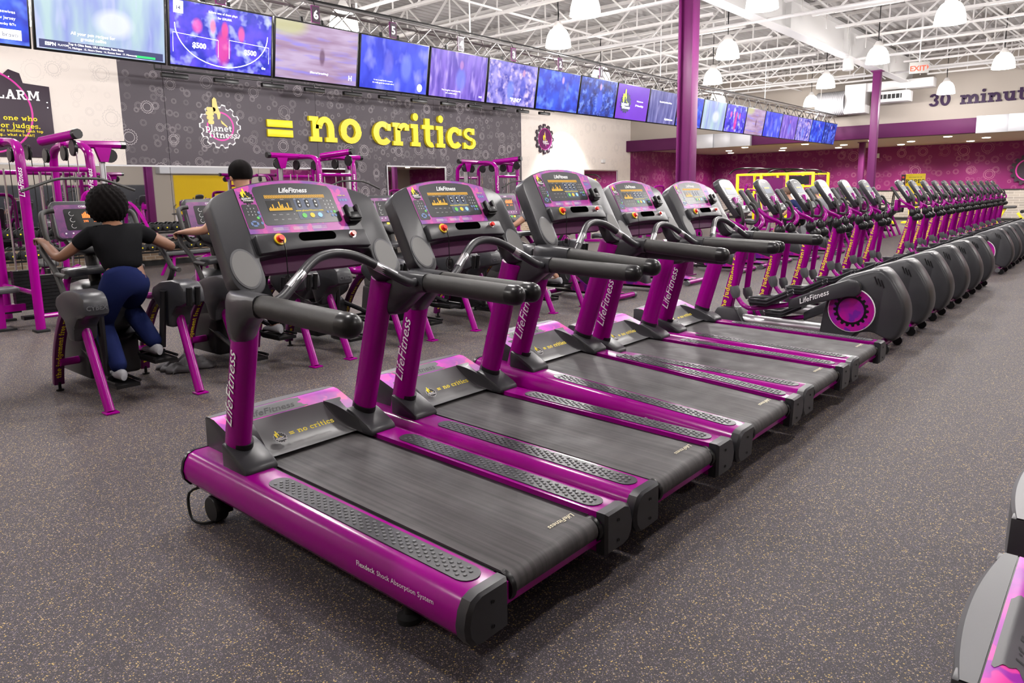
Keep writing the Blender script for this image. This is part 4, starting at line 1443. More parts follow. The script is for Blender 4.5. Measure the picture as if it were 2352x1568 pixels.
    MB().prism([(x * .88, .02 + (v - .02) * .94) for x, v in hd_ if v >= 0], 0, .002, fr=fr).build('display_panel', 'panel_dark', con)
    MB().prism([(-.1, .14), (.1, .14), (.1, .24), (-.1, .24)], .002, .003, fr=fr).build('display_window', 'panel_blue', con)
    MB().prism([(-.07, .205), (.07, .205), (.07, .222), (-.07, .222)], .003, .004, fr=fr).build('led_display', 'led_amber', con)
    b = MB()
    for i in range(3):
        for j in range(4):
            b.prism(rrect(-.15 + i * .018, .05 + j * .022, -.138 + i * .018, .062 + j * .022, .003, 2), .002, .004, fr=fr)
            b.prism(rrect(.10 + i * .018, .05 + j * .022, .112 + i * .018, .062 + j * .022, .003, 2), .002, .004, fr=fr)
    b.text('LifeFitness', O + ev * .285 + en * .003, ex, ev, .017, bold=.02, shear=.35)
    stuff(b.build('key_print', 'white_print', con))
    b = MB()
    b.prism(rrect(-.10, -.115, .10, -.02, .02), -.02, .045, fr=fr)
    b.build('bottle_tray', 'plastic_dark', con, bevel=.008)
    b = MB()
    b.prism(rrect(-.115, 1.06, .115, 1.26, .015), 1.80, 1.86, 'xz')
    b.bar((0, 1.80, 1.14), (0, 1.62, 1.14), .05, .05)
    b.build('rear_box', 'magenta', t, bevel=.006)
    return t


EP = 1.045
labels = ['first elliptical beside the treadmills, its cog disc and crank cover fully visible', 'second elliptical from the treadmills, half its cog disc visible', 'third elliptical from the treadmills in the near group of six', 'fourth elliptical from the treadmills in the near group of six', 'fifth elliptical from the treadmills in the near group of six', 'last elliptical of the near group, before the gap in the row']
e1 = make_elliptical(labels[0], 'ellipticals in the long row')
e1.location = (7.33, 1.5, 0)
for k in range(1, 6):
    dup(e1, (7.33 + EP * k, 1.5, 0), 0, labels[k])
o_ = ['first', 'second', 'third', 'fourth', 'fifth', 'sixth', 'seventh', 'eighth', 'ninth', 'tenth', 'eleventh']
for k in range(12):
    lb = ('farthest elliptical at the end of the long row' if k == 11 else '%s elliptical after the gap in the long row' % o_[k])
    dup(e1, (14.85 + EP * k, 1.5, 0), 0, lb)
# ================================================================ arc trainers
def curve_text(b, body, path, across, size, off):
    """print text along a path: x follows the path, y goes along the fixed direction 'across'"""
    vs, fs, w = glyphs(body, True, 0, 0, 1.0)
    P_ = [Vector(p) for p in path]
    L = [0]
    for i in range(1, len(P_)):
        L.append(L[-1] + (P_[i] - P_[i - 1]).length)

    def at(d):
        for i in range(1, len(P_)):
            if d <= L[i] or i == len(P_) - 1:
                f = (d - L[i - 1]) / (L[i] - L[i - 1])
                t = (P_[i] - P_[i - 1]).normalized()
                return P_[i - 1].lerp(P_[i], f), t
    ac = Vector(across)
    out = []
    x0 = (L[-1] - w * size) / 2
    for x, y in vs:
        p, t = at(x0 + x * size)
        out.append(p + ac * (y - .5) * size + t.cross(ac) * off)
    return b.add(out, fs)


def make_arc(label, group, text=True):
    t = thing('arc_trainer', label, 'arc trainer', group=group)
    for s in (-1, 1):
        b = MB()
        b.tube([(s * .33, .005, .01), (s * .345, .30, .66)], .034, 12)
        lg = b.build('rear_leg', 'magenta', t)
        MB().box((s * .33 - .045, -.05, 0), (s * .33 + .045, .045, .014)).build('foot', 'magenta', lg, bevel=.004)
        b = MB()
        prof = [(-.02, .715), (.0, .83), (.06, .875), (.20, .885), (.40, .86), (.55, .81), (.58, .74), (.50, .67), (.42, .63), (.37, .50), (.26, .50), (.24, .60), (.16, .675), (.06, .69)]
        b.prism(prof, s * .262, s * .432, 'yz')
        pod = b.build('pivot_housing', 'plastic', t, bevel=.028)
        if s < 0:
            stuff(MB().text('CYBEX', (s * .35, -.024, .755), (1, 0, 0), (0, 0, 1), .032, .002, bold=.02).build('lettering', 'plastic_light', pod))
        else:
            b = MB()
            for x in (.30, .365):
                b.tube([(x, -.03, .84), (x, -.012, .70)], .022, 10)
            b.build('bearing_caps', 'black', pod)
        # arc band down to the front foot
        path = smooth_path([(s * .335, .50, .74), (s * .335, .66, .66), (s * .335, .80, .52), (s * .335, .92, .34), (s * .335, 1.0, .14), (s * .335, 1.02, .05)], 4)
        b = MB()
        b.tube(path, .036, 4, up=(0, .6, .8), flat=1.3)
        sec = []
        band = MB()
        rings = []
        for i, p in enumerate(path):
            tt = (path[min(i + 1, len(path) - 1)] - path[max(i - 1, 0)]).normalized()
            nn = tt.cross(V(1, 0, 0))
            rings.append([p + V(.038, 0, 0) + nn * .024, p + V(-.038, 0, 0) + nn * .024, p + V(-.038, 0, 0) - nn * .024, p + V(.038, 0, 0) - nn * .024])
        loft(band, rings)
        bo = band.build('arc_band', 'magenta_dark', t, bevel=.006)  # darker magenta paints in the shade on the band's rear face
        if text:
            cp = list(reversed(path))[2:-3]
            stuff(curve_text(MB(), 'the judgement free zone', cp, (-1, 0, 0), .026, .0255).build('lettering', 'yellow_print', bo))
        MB().lathe([(0, 0), (.03, 0), (.03, .012), (.012, .018), (.012, .07), (0, .07)], 10, (s * .335, 1.0, 0)).build('level_foot', 'black', bo)
        # bright front tube from the housing up to the neck
        MB().tube(smooth_path([(s * .30, .52, .74), (s * .30, .72, .72), (s * .28, .80, .80), (s * .22, .88, .93), (s * .12, .93, .98)], 4), .030, 10).build('neck_tube', 'magenta', t)
        # moving arm with stub
        sw = .12 * s
        b = MB()
        b.tube(smooth_path([(s * .365, .52, .78), (s * .37, .50 - sw, .93), (s * .375, .55 - sw, 1.0), (s * .385, .72 - sw, 1.12), (s * .37, .78 - sw, 1.20)], 4), .021, 10)
        b.tube([(s * .375, .53 - sw, .965), (s * .36, .36 - sw, .955)], .019, 10)
        b.build('moving_arm', 'grip', t)
        # foot link and pedal
        b = MB()
        dz = .07 * s
        b.tube([(s * .235, .27, .80), (s * .215, .33, .28 + dz)], .026, 8)
        b.tube([(s * .20, .30, .25 + dz), (s * .17, 1.0, .42 + dz * .5)], .024, 8)
        fl = b.build('foot_link', 'plastic_dark', t)
        b = MB()
        out = [(s * .06, .12), (s * .23, .12), (s * .235, .38), (s * .20, .48), (s * .09, .48), (s * .055, .38)]
        loft(b, [[(x, y, .20 + dz) for x, y in out], [(x * 1.0, y, .225 + dz) for x, y in out]])
        b.tube([(x, y, .24 + dz) for x, y in out[1:] + out[:1]], .012, 6)
        b.build('pedal', 'black', fl)
        # fixed side handle
        MB().tube(smooth_path([(s * .17, .98, 1.14), (s * .27, .88, 1.13), (s * .335, .86, 1.19), (s * .34, .94, 1.38), (s * .30, .99, 1.42), (s * .235, .98, 1.43)], 5), .019, 10).build('fixed_handle', 'grip', t)
    MB().tube([(-.335, .93, .24), (.335, .93, .24)], .032, 10).build('cross_tube', 'magenta', t)
    MB().tube([(0, .93, .24), (0, .86, .62)], .03, 10).build('stem_tube', 'magenta', t)
    # body: domed shroud and lower case
    b = MB()
    rings = []
    for y, w, z0, z1 in ((.58, .12, .60, .70), (.66, .19, .50, .79), (.84, .235, .42, .86), (1.06, .24, .38, .87), (1.25, .21, .38, .80), (1.34, .13, .45, .66)):
        rings.append([(w * math.copysign(abs(math.cos(q)) ** .7, math.cos(q)), y, (z0 + z1) / 2 + (z1 - z0) / 2 * math.copysign(abs(math.sin(q)) ** .7, math.sin(q))) for q in [2 * PI * k / 18 for k in range(18)]])
    loft(b, rings)
    b.build('shroud', 'plastic', t, ang=50)
    b = MB()
    b.prism([(.72, .10), (.72, .42), (.86, .50), (1.30, .48), (1.37, .10)], -.20, .20, 'yz')
    b.build('drive_case', 'plastic_dark', t, bevel=.03)
    # neck, tray
    MB().tube([(0, .94, .82), (0, 1.02, 1.15)], .05, 12).build('neck', 'plastic_dark', t)
    b = MB()
    tr = [(-.30, .71), (-.27, .88), (-.15, 1.0), (.15, 1.0), (.27, .88), (.30, .71), (.24, .66), (.10, .74), (-.10, .74), (-.24, .66)]
    b.prism(tr, .93, .985, 'xy')
    b.build('bottle_tray', 'plastic', t, bevel=.015)
    # console
    O, ex, ev, en = console_frame(.975, 1.20, 1.09, 1.51)
    fr = (O, ex, ev, en)
    b = MB()
    b.prism(rrect(-.235, 0, .235, .325, .045, 5), -.06, 0, fr=fr)
    con = b.build('console', 'plastic', t, bevel=.012)
    b = MB()
    b.prism([(-.19, 0)] + [(.19, 0), (.15, -.09), (.06, -.13), (-.06, -.13), (-.15, -.09)], -.05, .03, fr=fr)
    b.build('console_chin', 'plastic_dark', con, bevel=.015)
    MB().prism(rrect(-.215, .012, .215, .29, .03, 4), 0, .002, fr=fr).build('overlay', 'overlay_dusk', con)
    MB().prism(rrect(-.150, .075, .135, .255, .015, 3), .002, .003, fr=fr).build('display_window', 'black', con)
    b = MB()
    for i in range(12):
        h = .035 + .018 * ((i * 7) % 3) / 2
        b.prism([(-.02 + i * .012, .175), (-.0115 + i * .012, .175), (-.0115 + i * .012, .175 + h), (-.02 + i * .012, .175 + h)], .003, .004, fr=fr)
    b.text('290', O + ex * 0 + ev * .14 + en * .004, ex, ev, .018, bold=.02).text('30 12', O + ex * .085 + ev * .14 + en * .004, ex, ev, .018, bold=.02)
    stuff(b.build('led_display', 'led_orange', con))
    b = MB()
    b.text('CYBEX', O + ev * .267 + en * .003, ex, ev, .015, bold=.02)
    for k in range(3):
        b.tube([O + ex * (-.095 + .018 * math.cos(a)) + ev * (.11 + .052 * k + .018 * math.sin(a)) + en * .0035 for a in [PI * .6 + 2 * PI * .6 * i / 8 for i in range(9)]], .0015, 4)
    for i in range(7):
        b.prism(rrect(-.17 + i * .052, .045, -.158 + i * .052, .057, .004, 2), .002, .003, fr=fr)
    stuff(b.build('key_print', 'white_print', con))
    for x, m_ in ((-.07, 'btn_yellow'), (-.01, 'btn_green'), (.05, 'yellow')):
        MB().prism(rrect(x - .02, -.035, x + .02, -.01, .005, 2), .03, .034, fr=fr).build('chin_key', m_, con)
    return t


AP = 1.04
AX = 2.21
a1 = make_arc('nearest arc trainer on the left, ridden by the blurred runner in navy', 'arc trainers behind the treadmills')
a1.location = (AX, 5.43, 0)
for k, lb in ((1, 'second arc trainer, behind the console of the nearest treadmill'), (2, 'arc trainer seen between the posts of the nearest treadmill'), (3, 'arc trainer seen behind the second treadmill'), (4, 'arc trainer hidden behind the posts of the middle treadmill'), (5, 'last arc trainer of the near group, before the exercise bikes')):
    dup(a1, (AX + AP * k + .02, 5.43, 0), 0, lb)
a2 = make_arc('first arc trainer of the far group, just beyond the exercise bikes', 'far arc trainers', False)
a2.location = (18.9, 5.47, 0)
for k, lb in ((1, 'second arc trainer of the far group'), (2, 'third arc trainer of the far group'), (3, 'fourth arc trainer of the far group'), (4, 'fifth arc trainer of the far group'), (5, 'last arc trainer of the far group, nearest the alcove')):
    dup(a2, (18.9 + k * 1.15, 5.47, 0), 0, lb)


# ================================================================ exercise bikes
def make_bike(label, group):
    t = thing('exercise_bike', label, 'exercise bike', group=group)
    b = MB()
    sh = [(.30, .10), (.34, .30), (.50, .52), (.72, .62), (.95, .60), (1.12, .46), (1.18, .28), (1.10, .12), (.80, .07)]
    cy, cz = .74, .33
    loft(b, [[(x, cy + (y - cy) * sc, cz + (z - cz) * sc) for y, z in sh] for x, sc in ((-.11, .88), (-.10, .95), (-.06, 1), (.06, 1), (.10, .95), (.11, .88))])
    body = b.build('shroud', 'plastic', t, ang=45)
    b = MB()
    loft(b, [[(x, cy + (y - cy) * sc, cz + (z - cz) * sc) for y, z in [(.10, .09), (.30, .11), (.62, .20), (.86, .36), (.92, .20), (.86, .09)]] for x, sc in ((-.118, 1), (.118, 1))])
    b.build('side_print', 'disc_print', body)
    for s in (-1, 1):
        MB().lathe([(0, 0), (.11, 0), (.115, s * .01)], 22, (s * .112, .86, .33), 'x').build('crank_disc', 'plastic_light', body)
        stuff(MB().text('LifeFitness', (s * .1185, .62, .42), (0, -s * -1.0 if s > 0 else -1, 0), (0, 0, 1), .045, bold=.01, shear=.35).build('lettering', 'white_print', body))
        b = MB()
        a = R(40) if s > 0 else R(220)
        b.bar((s * .13, .86, .33), (s * .13, .86 + .17 * math.cos(a), .33 + .17 * math.sin(a)), .02, .035, (1, 0, 0))
        c = b.build('crank', 'silver', t)
        MB().box((s * .20 - .055, .86 + .17 * math.cos(a) - .045, .33 + .17 * math.sin(a) - .012), (s * .20 + .055, .86 + .17 * math.cos(a) + .045, .33 + .17 * math.sin(a) + .012)).build('pedal', 'black', c, bevel=.006)
    for y in (.06, 1.22):
        st_ = MB().tube([(-.27, y, .05), (.27, y, .05)], .036, 12).build('stabiliser', 'magenta', t)
        for s in (-1, 1):
            MB().tube([(s * .26, y, .045), (s * .31, y, .045)], .043, 12).build('tube_cap', 'plastic_light', st_)
    MB().bar((0, .06, .07), (0, 1.22, .07), .09, .05).build('base_beam', 'plastic_dark', t, bevel=.01)
    MB().tube([(0, .50, .42), (0, .40, .84)], .03, 12).build('seat_post', 'silver', t)
    b = MB()
    rings = []
    for y, w, z in ((.24, .05, .87), (.27, .125, .88), (.36, .13, .885), (.44, .075, .89), (.54, .035, .885), (.58, .015, .875)):
        rings.append([(w * math.cos(q), y, z + .035 * math.sin(q)) for q in [2 * PI * k / 12 for k in range(12)]])
    loft(b, rings)
    b.build('saddle', 'plastic', t, ang=60)
    MB().bar((0, 1.02, .50), (0, 1.16, 1.22), .10, .08, (0, 1, 0)).build('mast', 'magenta', t, bevel=.015)
    for s in (-1, 1):
        MB().tube(smooth_path([(0, 1.10, 1.0), (s * .18, 1.04, 1.02), (s * .23, .92, 1.06), (s * .23, .78, 1.12), (s * .19, .76, 1.2), (s * .15, .82, 1.24)], 4), .018, 8).build('handlebar', 'grip', t)
    O, ex, ev, en = console_frame(1.06, 1.16, 1.24, 1.44)
    fr = (O, ex, ev, en)
    con = MB().prism([(-.14, 0), (.14, 0), (.19, .1), (.20, .26), (.14, .31), (-.14, .31), (-.20, .26), (-.19, .1)], -.06, 0, fr=fr).build('console', 'plastic', t, bevel=.012)
    MB().prism(rrect(-.15, .05, .15, .27, .02, 3), 0, .002, fr=fr).build('display_panel', 'panel_dark', con)
    MB().prism([(-.08, .17), (.08, .17), (.08, .19), (-.08, .19)], .002, .003, fr=fr).build('led_display', 'led_amber', con)
    MB().prism(rrect(-.19, -.02, .19, .30, .03, 3), -.064, -.06, fr=fr).build('rear_cover', 'overlay_print', con)
    return t


bk = make_bike('first exercise bike after the near arc trainers', 'exercise bikes behind the ellipticals')
bk.location = (8.55, 5.25, 0)
for k, (x, lb) in enumerate(((9.6, 'second exercise bike after the near arc trainers'), (10.65, 'exercise bike just before the thick purple column'), (12.75, 'exercise bike just beyond the thick purple column'), (13.65, 'second exercise bike beyond the thick purple column'), (14.6, 'exercise bike beside the man in the dark shirt'), (15.55, 'exercise bike ridden by the man in the dark shirt'), (17.3, 'exercise bike ridden by the person in a grey hood'))):
    dup(bk, (x, 5.2 if x < 15 else 4.95, 0), 0, lb)
# ================================================================ screens on the truss
mat('screen_text', (.9, .9, .9), .5, emit=(1, 1, 1), es=.95)
mat('screen_navy', (.01, .01, .03), .5, emit=(.01, .02, .10), es=.8)
mat('screen_green', (.0, .2, .05), .5, emit=(.02, .5, .12), es=.8)
mat('screen_yellow', (.3, .3, .0), .5, emit=(.45, .7, .08), es=.8)
TVW, TVH, TVP, TVX = 1.238, .705, 1.2605, 3.74
TILT = R(-9)
tv_sets = [
    ('tv_anchor', 'screen at the upper left corner, mostly outside the picture'),
    ('tv_pale', 'large pale green and lilac screen with a sports ticker along its foot'),
    ('tv_game', 'blue game show screen with red contestants and 500 dollar scores'),
    ('tv_water', 'screen showing rippled water with a brown blur, beside sign six'),
    ('tv_blue', 'plain blue screen with two faint figures, below sign five'),
    ('tv_violet', 'violet screen with a pale shirted figure, below sign four'),
    ('tv_crowd', 'screen with a crowd and the word FUND'),
    ('tv_anchor', 'deep blue screen of a man in a suit, below sign two'),
    ('tv_night', 'night skyline screen with a suited man, below sign one'),
    ('tv_gym', 'flat purple welcome screen with the gear badge'),
    ('tv_slate', 'slate blue screen just left of the thick purple column'),
    ('tv_anchor', 'blue screen half hidden behind the thick purple column'),
    ('tv_pale', 'pale screen just right of the thick purple column'),
    ('tv_game', 'small blue and red game show screen right of the thick column'),
    ('tv_water', 'small dim brown and lilac screen, sixth from the far end'),
    ('tv_blue', 'small plain blue screen, fifth from the far end of the truss'),
    ('tv_violet', 'small violet screen, fourth from the far end of the truss'),
    ('tv_crowd', 'small crowd screen, third from the far end of the truss'),
    ('tv_anchor', 'small deep blue screen, second from the far end of the truss'),
    ('tv_night', 'farthest small night-blue screen at the end of the truss')]
YT, ZT = 8.0, 2.92 + .35
for i, (m_, lb) in enumerate(tv_sets):
    k = i - 2
    t = thing('television', lb, 'television', (TVX + TVP * k + TVW / 2, YT, ZT), group='televisions along the truss')
    t.rotation_euler = (-TILT, 0, 0)
    w, h = TVW / 2, TVH / 2
    MB().box((-w, 0, -h), (w, .05, h)).build('case', 'black', t, bevel=.006)
    sc_ = MB().add([(-w + .018, -.003, -h + .022), (w - .018, -.003, -h + .022), (w - .018, -.003, h - .018), (-w + .018, -.003, h - .018)], [(0, 1, 2, 3)]).build('screen', m_, t)
    MB().box((-.2, .05, -.15), (.2, .09, .15)).bar((-.15, .09, .1), (-.15, .17, .42), .03, .03).bar((.15, .09, .1), (.15, .17, .42), .03, .03).build('mount', 'black', t)
    T = lambda s_, x, z, sz, nm='caption', mt='screen_text', **kw: stuff(MB().text(s_, (x, -.006, z), (1, 0, 0), (0, 0, 1), sz, **kw).build(nm, mt, sc_))
    box = lambda x0, z0, x1, z1, nm, mt, y=-.0045: MB().add([(x0, y, z0), (x1, y, z0), (x1, y, z1), (x0, y, z1)], [(0, 1, 2, 3)]).build(nm, mt, sc_)
    if i == 0:
        T('the Real Housewives', .50, -.06, .028, align='R')
        T('of New Jersey', .50, -.115, .028, align='R')
        T('Wednesday 8/7c', .50, -.165, .022, align='R')
        box(.36, -.29, .54, -.20, 'caption_box', 'screen_text')
        T('bravo', .45, -.265, .04, mt='screen_navy')
    elif i == 1:
        box(-.58, -.32, .58, -.245, 'ticker', 'screen_navy')
        T('ESPN', -.53, -.295, .03, bold=.04, align='L')
        T('PLAYOFF', -.42, -.29, .017, align='L')
        T('Top 4: Ohio State, LSU, Alabama, Penn State', -.33, -.272, .020, bold=.02, align='L')
        T('14. Michigan  15. Notre Dame  16. Kansas State  17. Minnesota', -.33, -.305, .018, align='L')
        box(.30, -.312, .50, -.29, 'ticker_bar', 'screen_green', -.0055)
        T('All your pen recipes for', -.1, -.17, .03)
        T('ground coffee', -.1, -.215, .03)
    elif i == 2:
        box(-.56, .20, -.455, .325, 'rating_box', 'screen_text')
        T('14', -.5075, .235, .04, mt='screen_navy', bold=.04)
        T('before one of them plays', 0, .255, .024)
        T('for $30,000.', .02, .205, .024)
        T('$500', -.28, -.13, .055, bold=.05)
        T('$500', .33, -.13, .055, bold=.05)
        T('tbs', .5, -.27, .03, bold=.03)
        b = MB()
        for x0 in (-.56, -.05, .06):
            pass
        for (x0, x1) in ((-.57, -.06), (.07, .57)):
            b.tube([(x0, -.005, -.2), (x0, -.005, 0), (x1, -.005, -.02), (x1, -.005, -.2)], .003, 4)
        b.tube([(.55 * math.cos(a), -.005, .1 + .40 * math.sin(a)) for a in [PI + PI * j / 24 for j in range(25)]], .005, 4)
        stuff(b.build('light_lines', 'screen_text', sc_))
    elif i == 3:
        T('(filtered breathing)', .02, -.24, .026)
        T('H', .5, -.27, .06, slab=False, bold=.05)
    elif i == 4:
        T('It was a small family company', -.2, -.22, .02)
        T('the really good one people adore', -.2, -.255, .02)
        MB().add([(.47 + .05 * math.cos(a), -.005, -.25 + .055 * math.sin(a)) for a in [2 * PI * j / 14 for j in range(14)]], [tuple(range(14))]).build('emblem', 'screen_text', sc_)
    elif i == 5:
        T('Your laughter would one day', -.15, -.235, .024)
        T('tell a whole story', -.15, -.275, .024)
        T('FOX', .5, -.28, .026, bold=.03)
    elif i == 6:
        T('"FUND"', .1, -.27, .06, bold=.03)
    elif i == 9:
        bg, bh, bt_, ring = MB(), MB(), MB(), MB()
        logo_gear(bg, bh, bt_, V(-.28, -.004, -.02), V(1, 0, 0), V(0, 0, 1), V(0, -1, 0), .20, ring)
        bg.build('badge', 'screen_navy', sc_)
        stuff(bh.build('badge_hand', 'screen_yellow', sc_))
        stuff(bt_.build('badge_lettering', 'screen_text', sc_))
        T('Welcome to', .26, .03, .035)
        T('PF Woodridge', .26, -.06, .038, slab=False, bold=.02)
    elif i == 10:
        T('Rated #1 by Online Sellers', .08, .1, .035)
        T('ShipStation.com', .3, -.25, .04, bold=.02)

# truss: four chords, lacing, hanging chains
t = thing('ceiling_truss', 'long silver box truss carrying the row of televisions', 'truss', (0, 8.28, 3.62))
tx0, tx1 = -2.0, 26.8
for y in (-.15, .15):
    for z in (0, .3):
        MB().cyl((tx0, y, z), (tx1, y, z), .024, 8).build('chord', 'truss_metal', t)
n = int((tx1 - tx0) / .36)
for sx_, nm in ((0, 'lacing'), (1, 'lacing'), (2, 'lacing')):
    b = MB()
    for i in range(n):
        x0, x1 = tx0 + i * .36, tx0 + (i + 1) * .36
        f = i % 2
        if sx_ == 0:
            b.tube([(x0, -.15, .3 * f), (x1, -.15, .3 * (1 - f))], .011, 5)
        elif sx_ == 1:
            b.tube([(x0, .15, .3 * f), (x1, .15, .3 * (1 - f))], .011, 5)
        else:
            b.tube([(x0, -.15 + .3 * f, .3), (x1, .15 - .3 * f, .3)], .010, 5)
    stuff(b.build(nm, 'truss_metal', t))
for x in (2.6, 8.7, 14.8, 20.8, 25.6):
    MB().cyl((x, 0, .3), (x, 0, ZC - 3.62), .012, 6).build('chain', 'steel_paint', t)
MB().tube(smooth_path([(tx0, -.18, .33), (3, -.18, .30), (9, -.18, .34), (15, -.18, .31), (21, -.18, .34), (tx1, -.18, .32)]), .012, 5).build('cable_run', 'black', t)
for num, x in ((7, 4.39), (6, 5.65), (5, 6.91), (4, 8.25), (3, 9.49), (2, 10.78), (1, 12.1)):
    q = thing('number_sign', 'small purple hanging plate with the number %s' % ['one', 'two', 'three', 'four', 'five', 'six', 'seven'][num - 1], 'sign', (x, 8.06, 3.76), group='number plates on the truss')
    MB().box((-.06, -.012, -.105), (.06, .004, .105)).build('plate', 'magenta_dark', q)
    MB().box((-.05, -.016, -.092), (.05, -.012, .092)).build('face', 'sign_dark', q)
    MB().text(str(num), (0, -.018, -.055), (1, 0, 0), (0, 0, 1), .105, bold=.05).build('numeral', 'white_print', q)
    MB().tube([(0, 0, .105), (0, .03, .17)], .006, 5).build('hook', 'black', q)

# ================================================================ wall signs
t = thing('wall_lettering', 'big yellow raised slab letters reading equals no critics', 'sign', (0, YB - .02, 2.92))
for z in (.07, .31):
    MB().box((10.11, -.07, z), (10.84, 0, z + .185)).build('letter', 'yellow', t, bevel=.01)
for word, x, sz in (('no', 11.33, .655), ('critics', 13.44, .655)):
    for ch in word:
        b = MB()
        b.text(ch, (x, 0, .0), (1, 0, 0), (0, 0, 1), sz, .075, slab=True, align='L')
        b.build('letter', 'yellow', t)
        x += (SLAB[ch][1] + .10) * sz * (1.02 if word == 'no' else .975)

t = thing('gear_sign', 'cog-shaped wall sign with a yellow thumbs-up hand and white words', 'sign', (8.9, YB - .02, 3.17))
bg, bh, bt_, bo, br_ = MB(), MB(), MB(), MB(), MB()
logo_gear(bg, bh, bt_, V(0, 0, 0), V(1, 0, 0), V(0, 0, 1), V(0, -1, 0), .49, br_, bo)
bo.build('rim', 'white_print', t)
mat('plate_mauve', (.15, .12, .15), .5)
bg.build('plate', 'plate_mauve', t)
mat('hand_yellow', (.82, .68, .22), .5)
stuff(bh.build('hand', 'hand_yellow', t))
stuff(bt_.build('words', 'white_print', t))
br_.build('ring', 'pink_print', t)

t = thing('gear_clock', 'round cog-shaped wall clock with white numerals on the cream wall', 'clock', (21.43, YB - .02, 3.41))
MB().prism(gear_poly(.55, 12, .09), -.06, 0, 'xz').build('case', 'sign_dark', t, bevel=.01)
MB().lathe([(0, -.066), (.37, -.066), (.375, -.06)], 36, (0, 0, 0), 'y').build('dial', 'magenta_dark', t)
MB().tube([(.385 * math.cos(2 * PI * i / 40), -.064, .385 * math.sin(2 * PI * i / 40)) for i in range(40)], .008, 6, closed=True).build('dial_ring', 'pink_print', t)
b = MB()
for k in range(1, 13):
    a = PI / 2 - k * PI / 6
    b.text(str(k), (.43 * math.cos(a), -.068, .43 * math.sin(a) - .035), (1, 0, 0), (0, 0, 1), .065, bold=.04)
stuff(b.build('numerals', 'white_print', t))
bg, bh, bt_ = MB(), MB(), MB()
logo_gear(bg, bh, bt_, V(.03, -.062, -.06), V(1, 0, 0), V(0, 0, 1), V(0, -1, 0), .22)
stuff(bh.build('emblem_hand', 'yellow', t))
stuff(bt_.build('words', 'white_print', t))
MB().bar((0, -.085, 0), (.02, -.085, -.25), .014, .004, (0, 1, 0)).bar((0, -.083, 0), (-.03, -.083, .28), .010, .004, (0, 1, 0)).build('clock_hands', 'white_print', t)

t = thing('alarm_sign', 'dark purple wall sign with a magenta ring and white and yellow lettering', 'sign', (2.9, YB - .02, 2.35))
poly = [(0, 0), (2.43, 0), (2.43, 1.39), (1.98, 1.42), (1.94, 1.60), (1.76, 1.66), (1.66, 1.56), (1.5, 1.62), (1.42, 1.78), (1.2, 1.78), (1.1, 1.62), (.9, 1.6), (.8, 1.42), (0, 1.39)]
MB().prism(poly, -.04, 0, 'xz').build('board', 'sign_dark', t, bevel=.006)
MB().tube([(1.3 + .78 * math.cos(2 * PI * i / 48), -.028, .85 + .78 * math.sin(2 * PI * i / 48)) for i in range(48)], .022, 6, closed=True).build('ring', 'pink_print', t)
MB().text('LARM', (2.24, -.05, 1.10), (1, 0, 0), (0, 0, 1), .128, slab=True, align='R').build('headline', 'white_print', t)
b = MB()
b.text('ng] one who', (2.15, -.05, .70), (1, 0, 0), (0, 0, 1), .066, slab=True, align='R')
b.text('hts or judges.', (2.19, -.05, .555), (1, 0, 0), (0, 0, 1), .066, slab=True, align='R')
b.text('ing a body building tank top', (2.23, -.05, .48), (1, 0, 0), (0, 0, 1), .034, slab=True, align='R')
b.text('ter jug... what a lunk!]', (2.07, -.05, .40), (1, 0, 0), (0, 0, 1), .034, slab=True, align='R')
stuff(b.build('small_lettering', 'yellow_print', t))
b = MB()
for x, z in ((1.75, 1.52), (2.36, .98), (2.36, 1.08)):
    b.lathe([(0, -.05), (.012, -.05), (.014, -.04)], 8, (x, 0, z), 'y')
stuff(b.build('bolts', 'silver', t))

t = thing('far_lettering', 'dark purple raised letters beginning with 30 on the upper cream wall', 'sign', (XF - .01, 0, 4.05))
mat('letter_purple', (.022, .004, .035), .5, spec=.25)
for word, y, sz in (('30', 5.43, .29), ('minute', 4.56, .285)):
    for ch in word:
        MB().text(ch, (0, y, 0), (0, -1, 0), (0, 0, 1), sz, .05, slab=True, align='L').build('letter', 'letter_purple', t)
        y -= (SLAB[ch][1] + .10) * sz * (1 if word == '30' else .955)
t = thing('far_gear_sign', 'dark round cog emblem on the magenta wall at the right edge', 'sign', (X1 - .01, 3.35, 2.05))
MB().prism(gear_poly(.62, 16, .09), -.05, 0, 'yz').build('plate', 'sign_dark', t)
MB().tube([(-.055, .42 * math.cos(2 * PI * i / 32), .42 * math.sin(2 * PI * i / 32)) for i in range(32)], .03, 6, closed=True).build('ring', 'pink_print', t)
# rope station sign on its stand
t = thing('rope_sign', 'yellow board reading ROPES on a stand before the magenta wall', 'sign', (33.0, 6.82, 0))
MB().prism([(-.36, 1.50), (.34, 1.50), (.34, 1.97), (-.36, 1.97)], -.03, .02, 'yz').build('board', 'yellow', t, bevel=.005)
MB().text('ROPES', (-.032, -.01, 1.60), (0, -1, 0), (0, 0, 1), .105, slab=True).build('word', 'black_print', t)
MB().text("WE'LL SHOW YOU THE", (-.032, -.01, 1.82), (0, -1, 0), (0, 0, 1), .032, bold=.02).build('small_word', 'black_print', t)
MB().box((-.03, .36, 1.42), (.02, .50, 1.95)).build('side_board', 'sign_dark', t)
for z in (1.52, 1.68, 1.84):
    MB().lathe([(0, -.034), (.045, -.034)], 12, (0, .43, z), 'x').build('badge', 'red' if z != 1.68 else 'white_print', t)
b = MB()
b.prism([(-.30, 1.50), (.30, 1.50), (.16, 1.20), (.16, .06), (-.16, .06), (-.16, 1.20)], .0, .06, 'yz').box((-.3, -.35, 0), (.4, .35, .06))
b.build('stand', 'yellow', t)
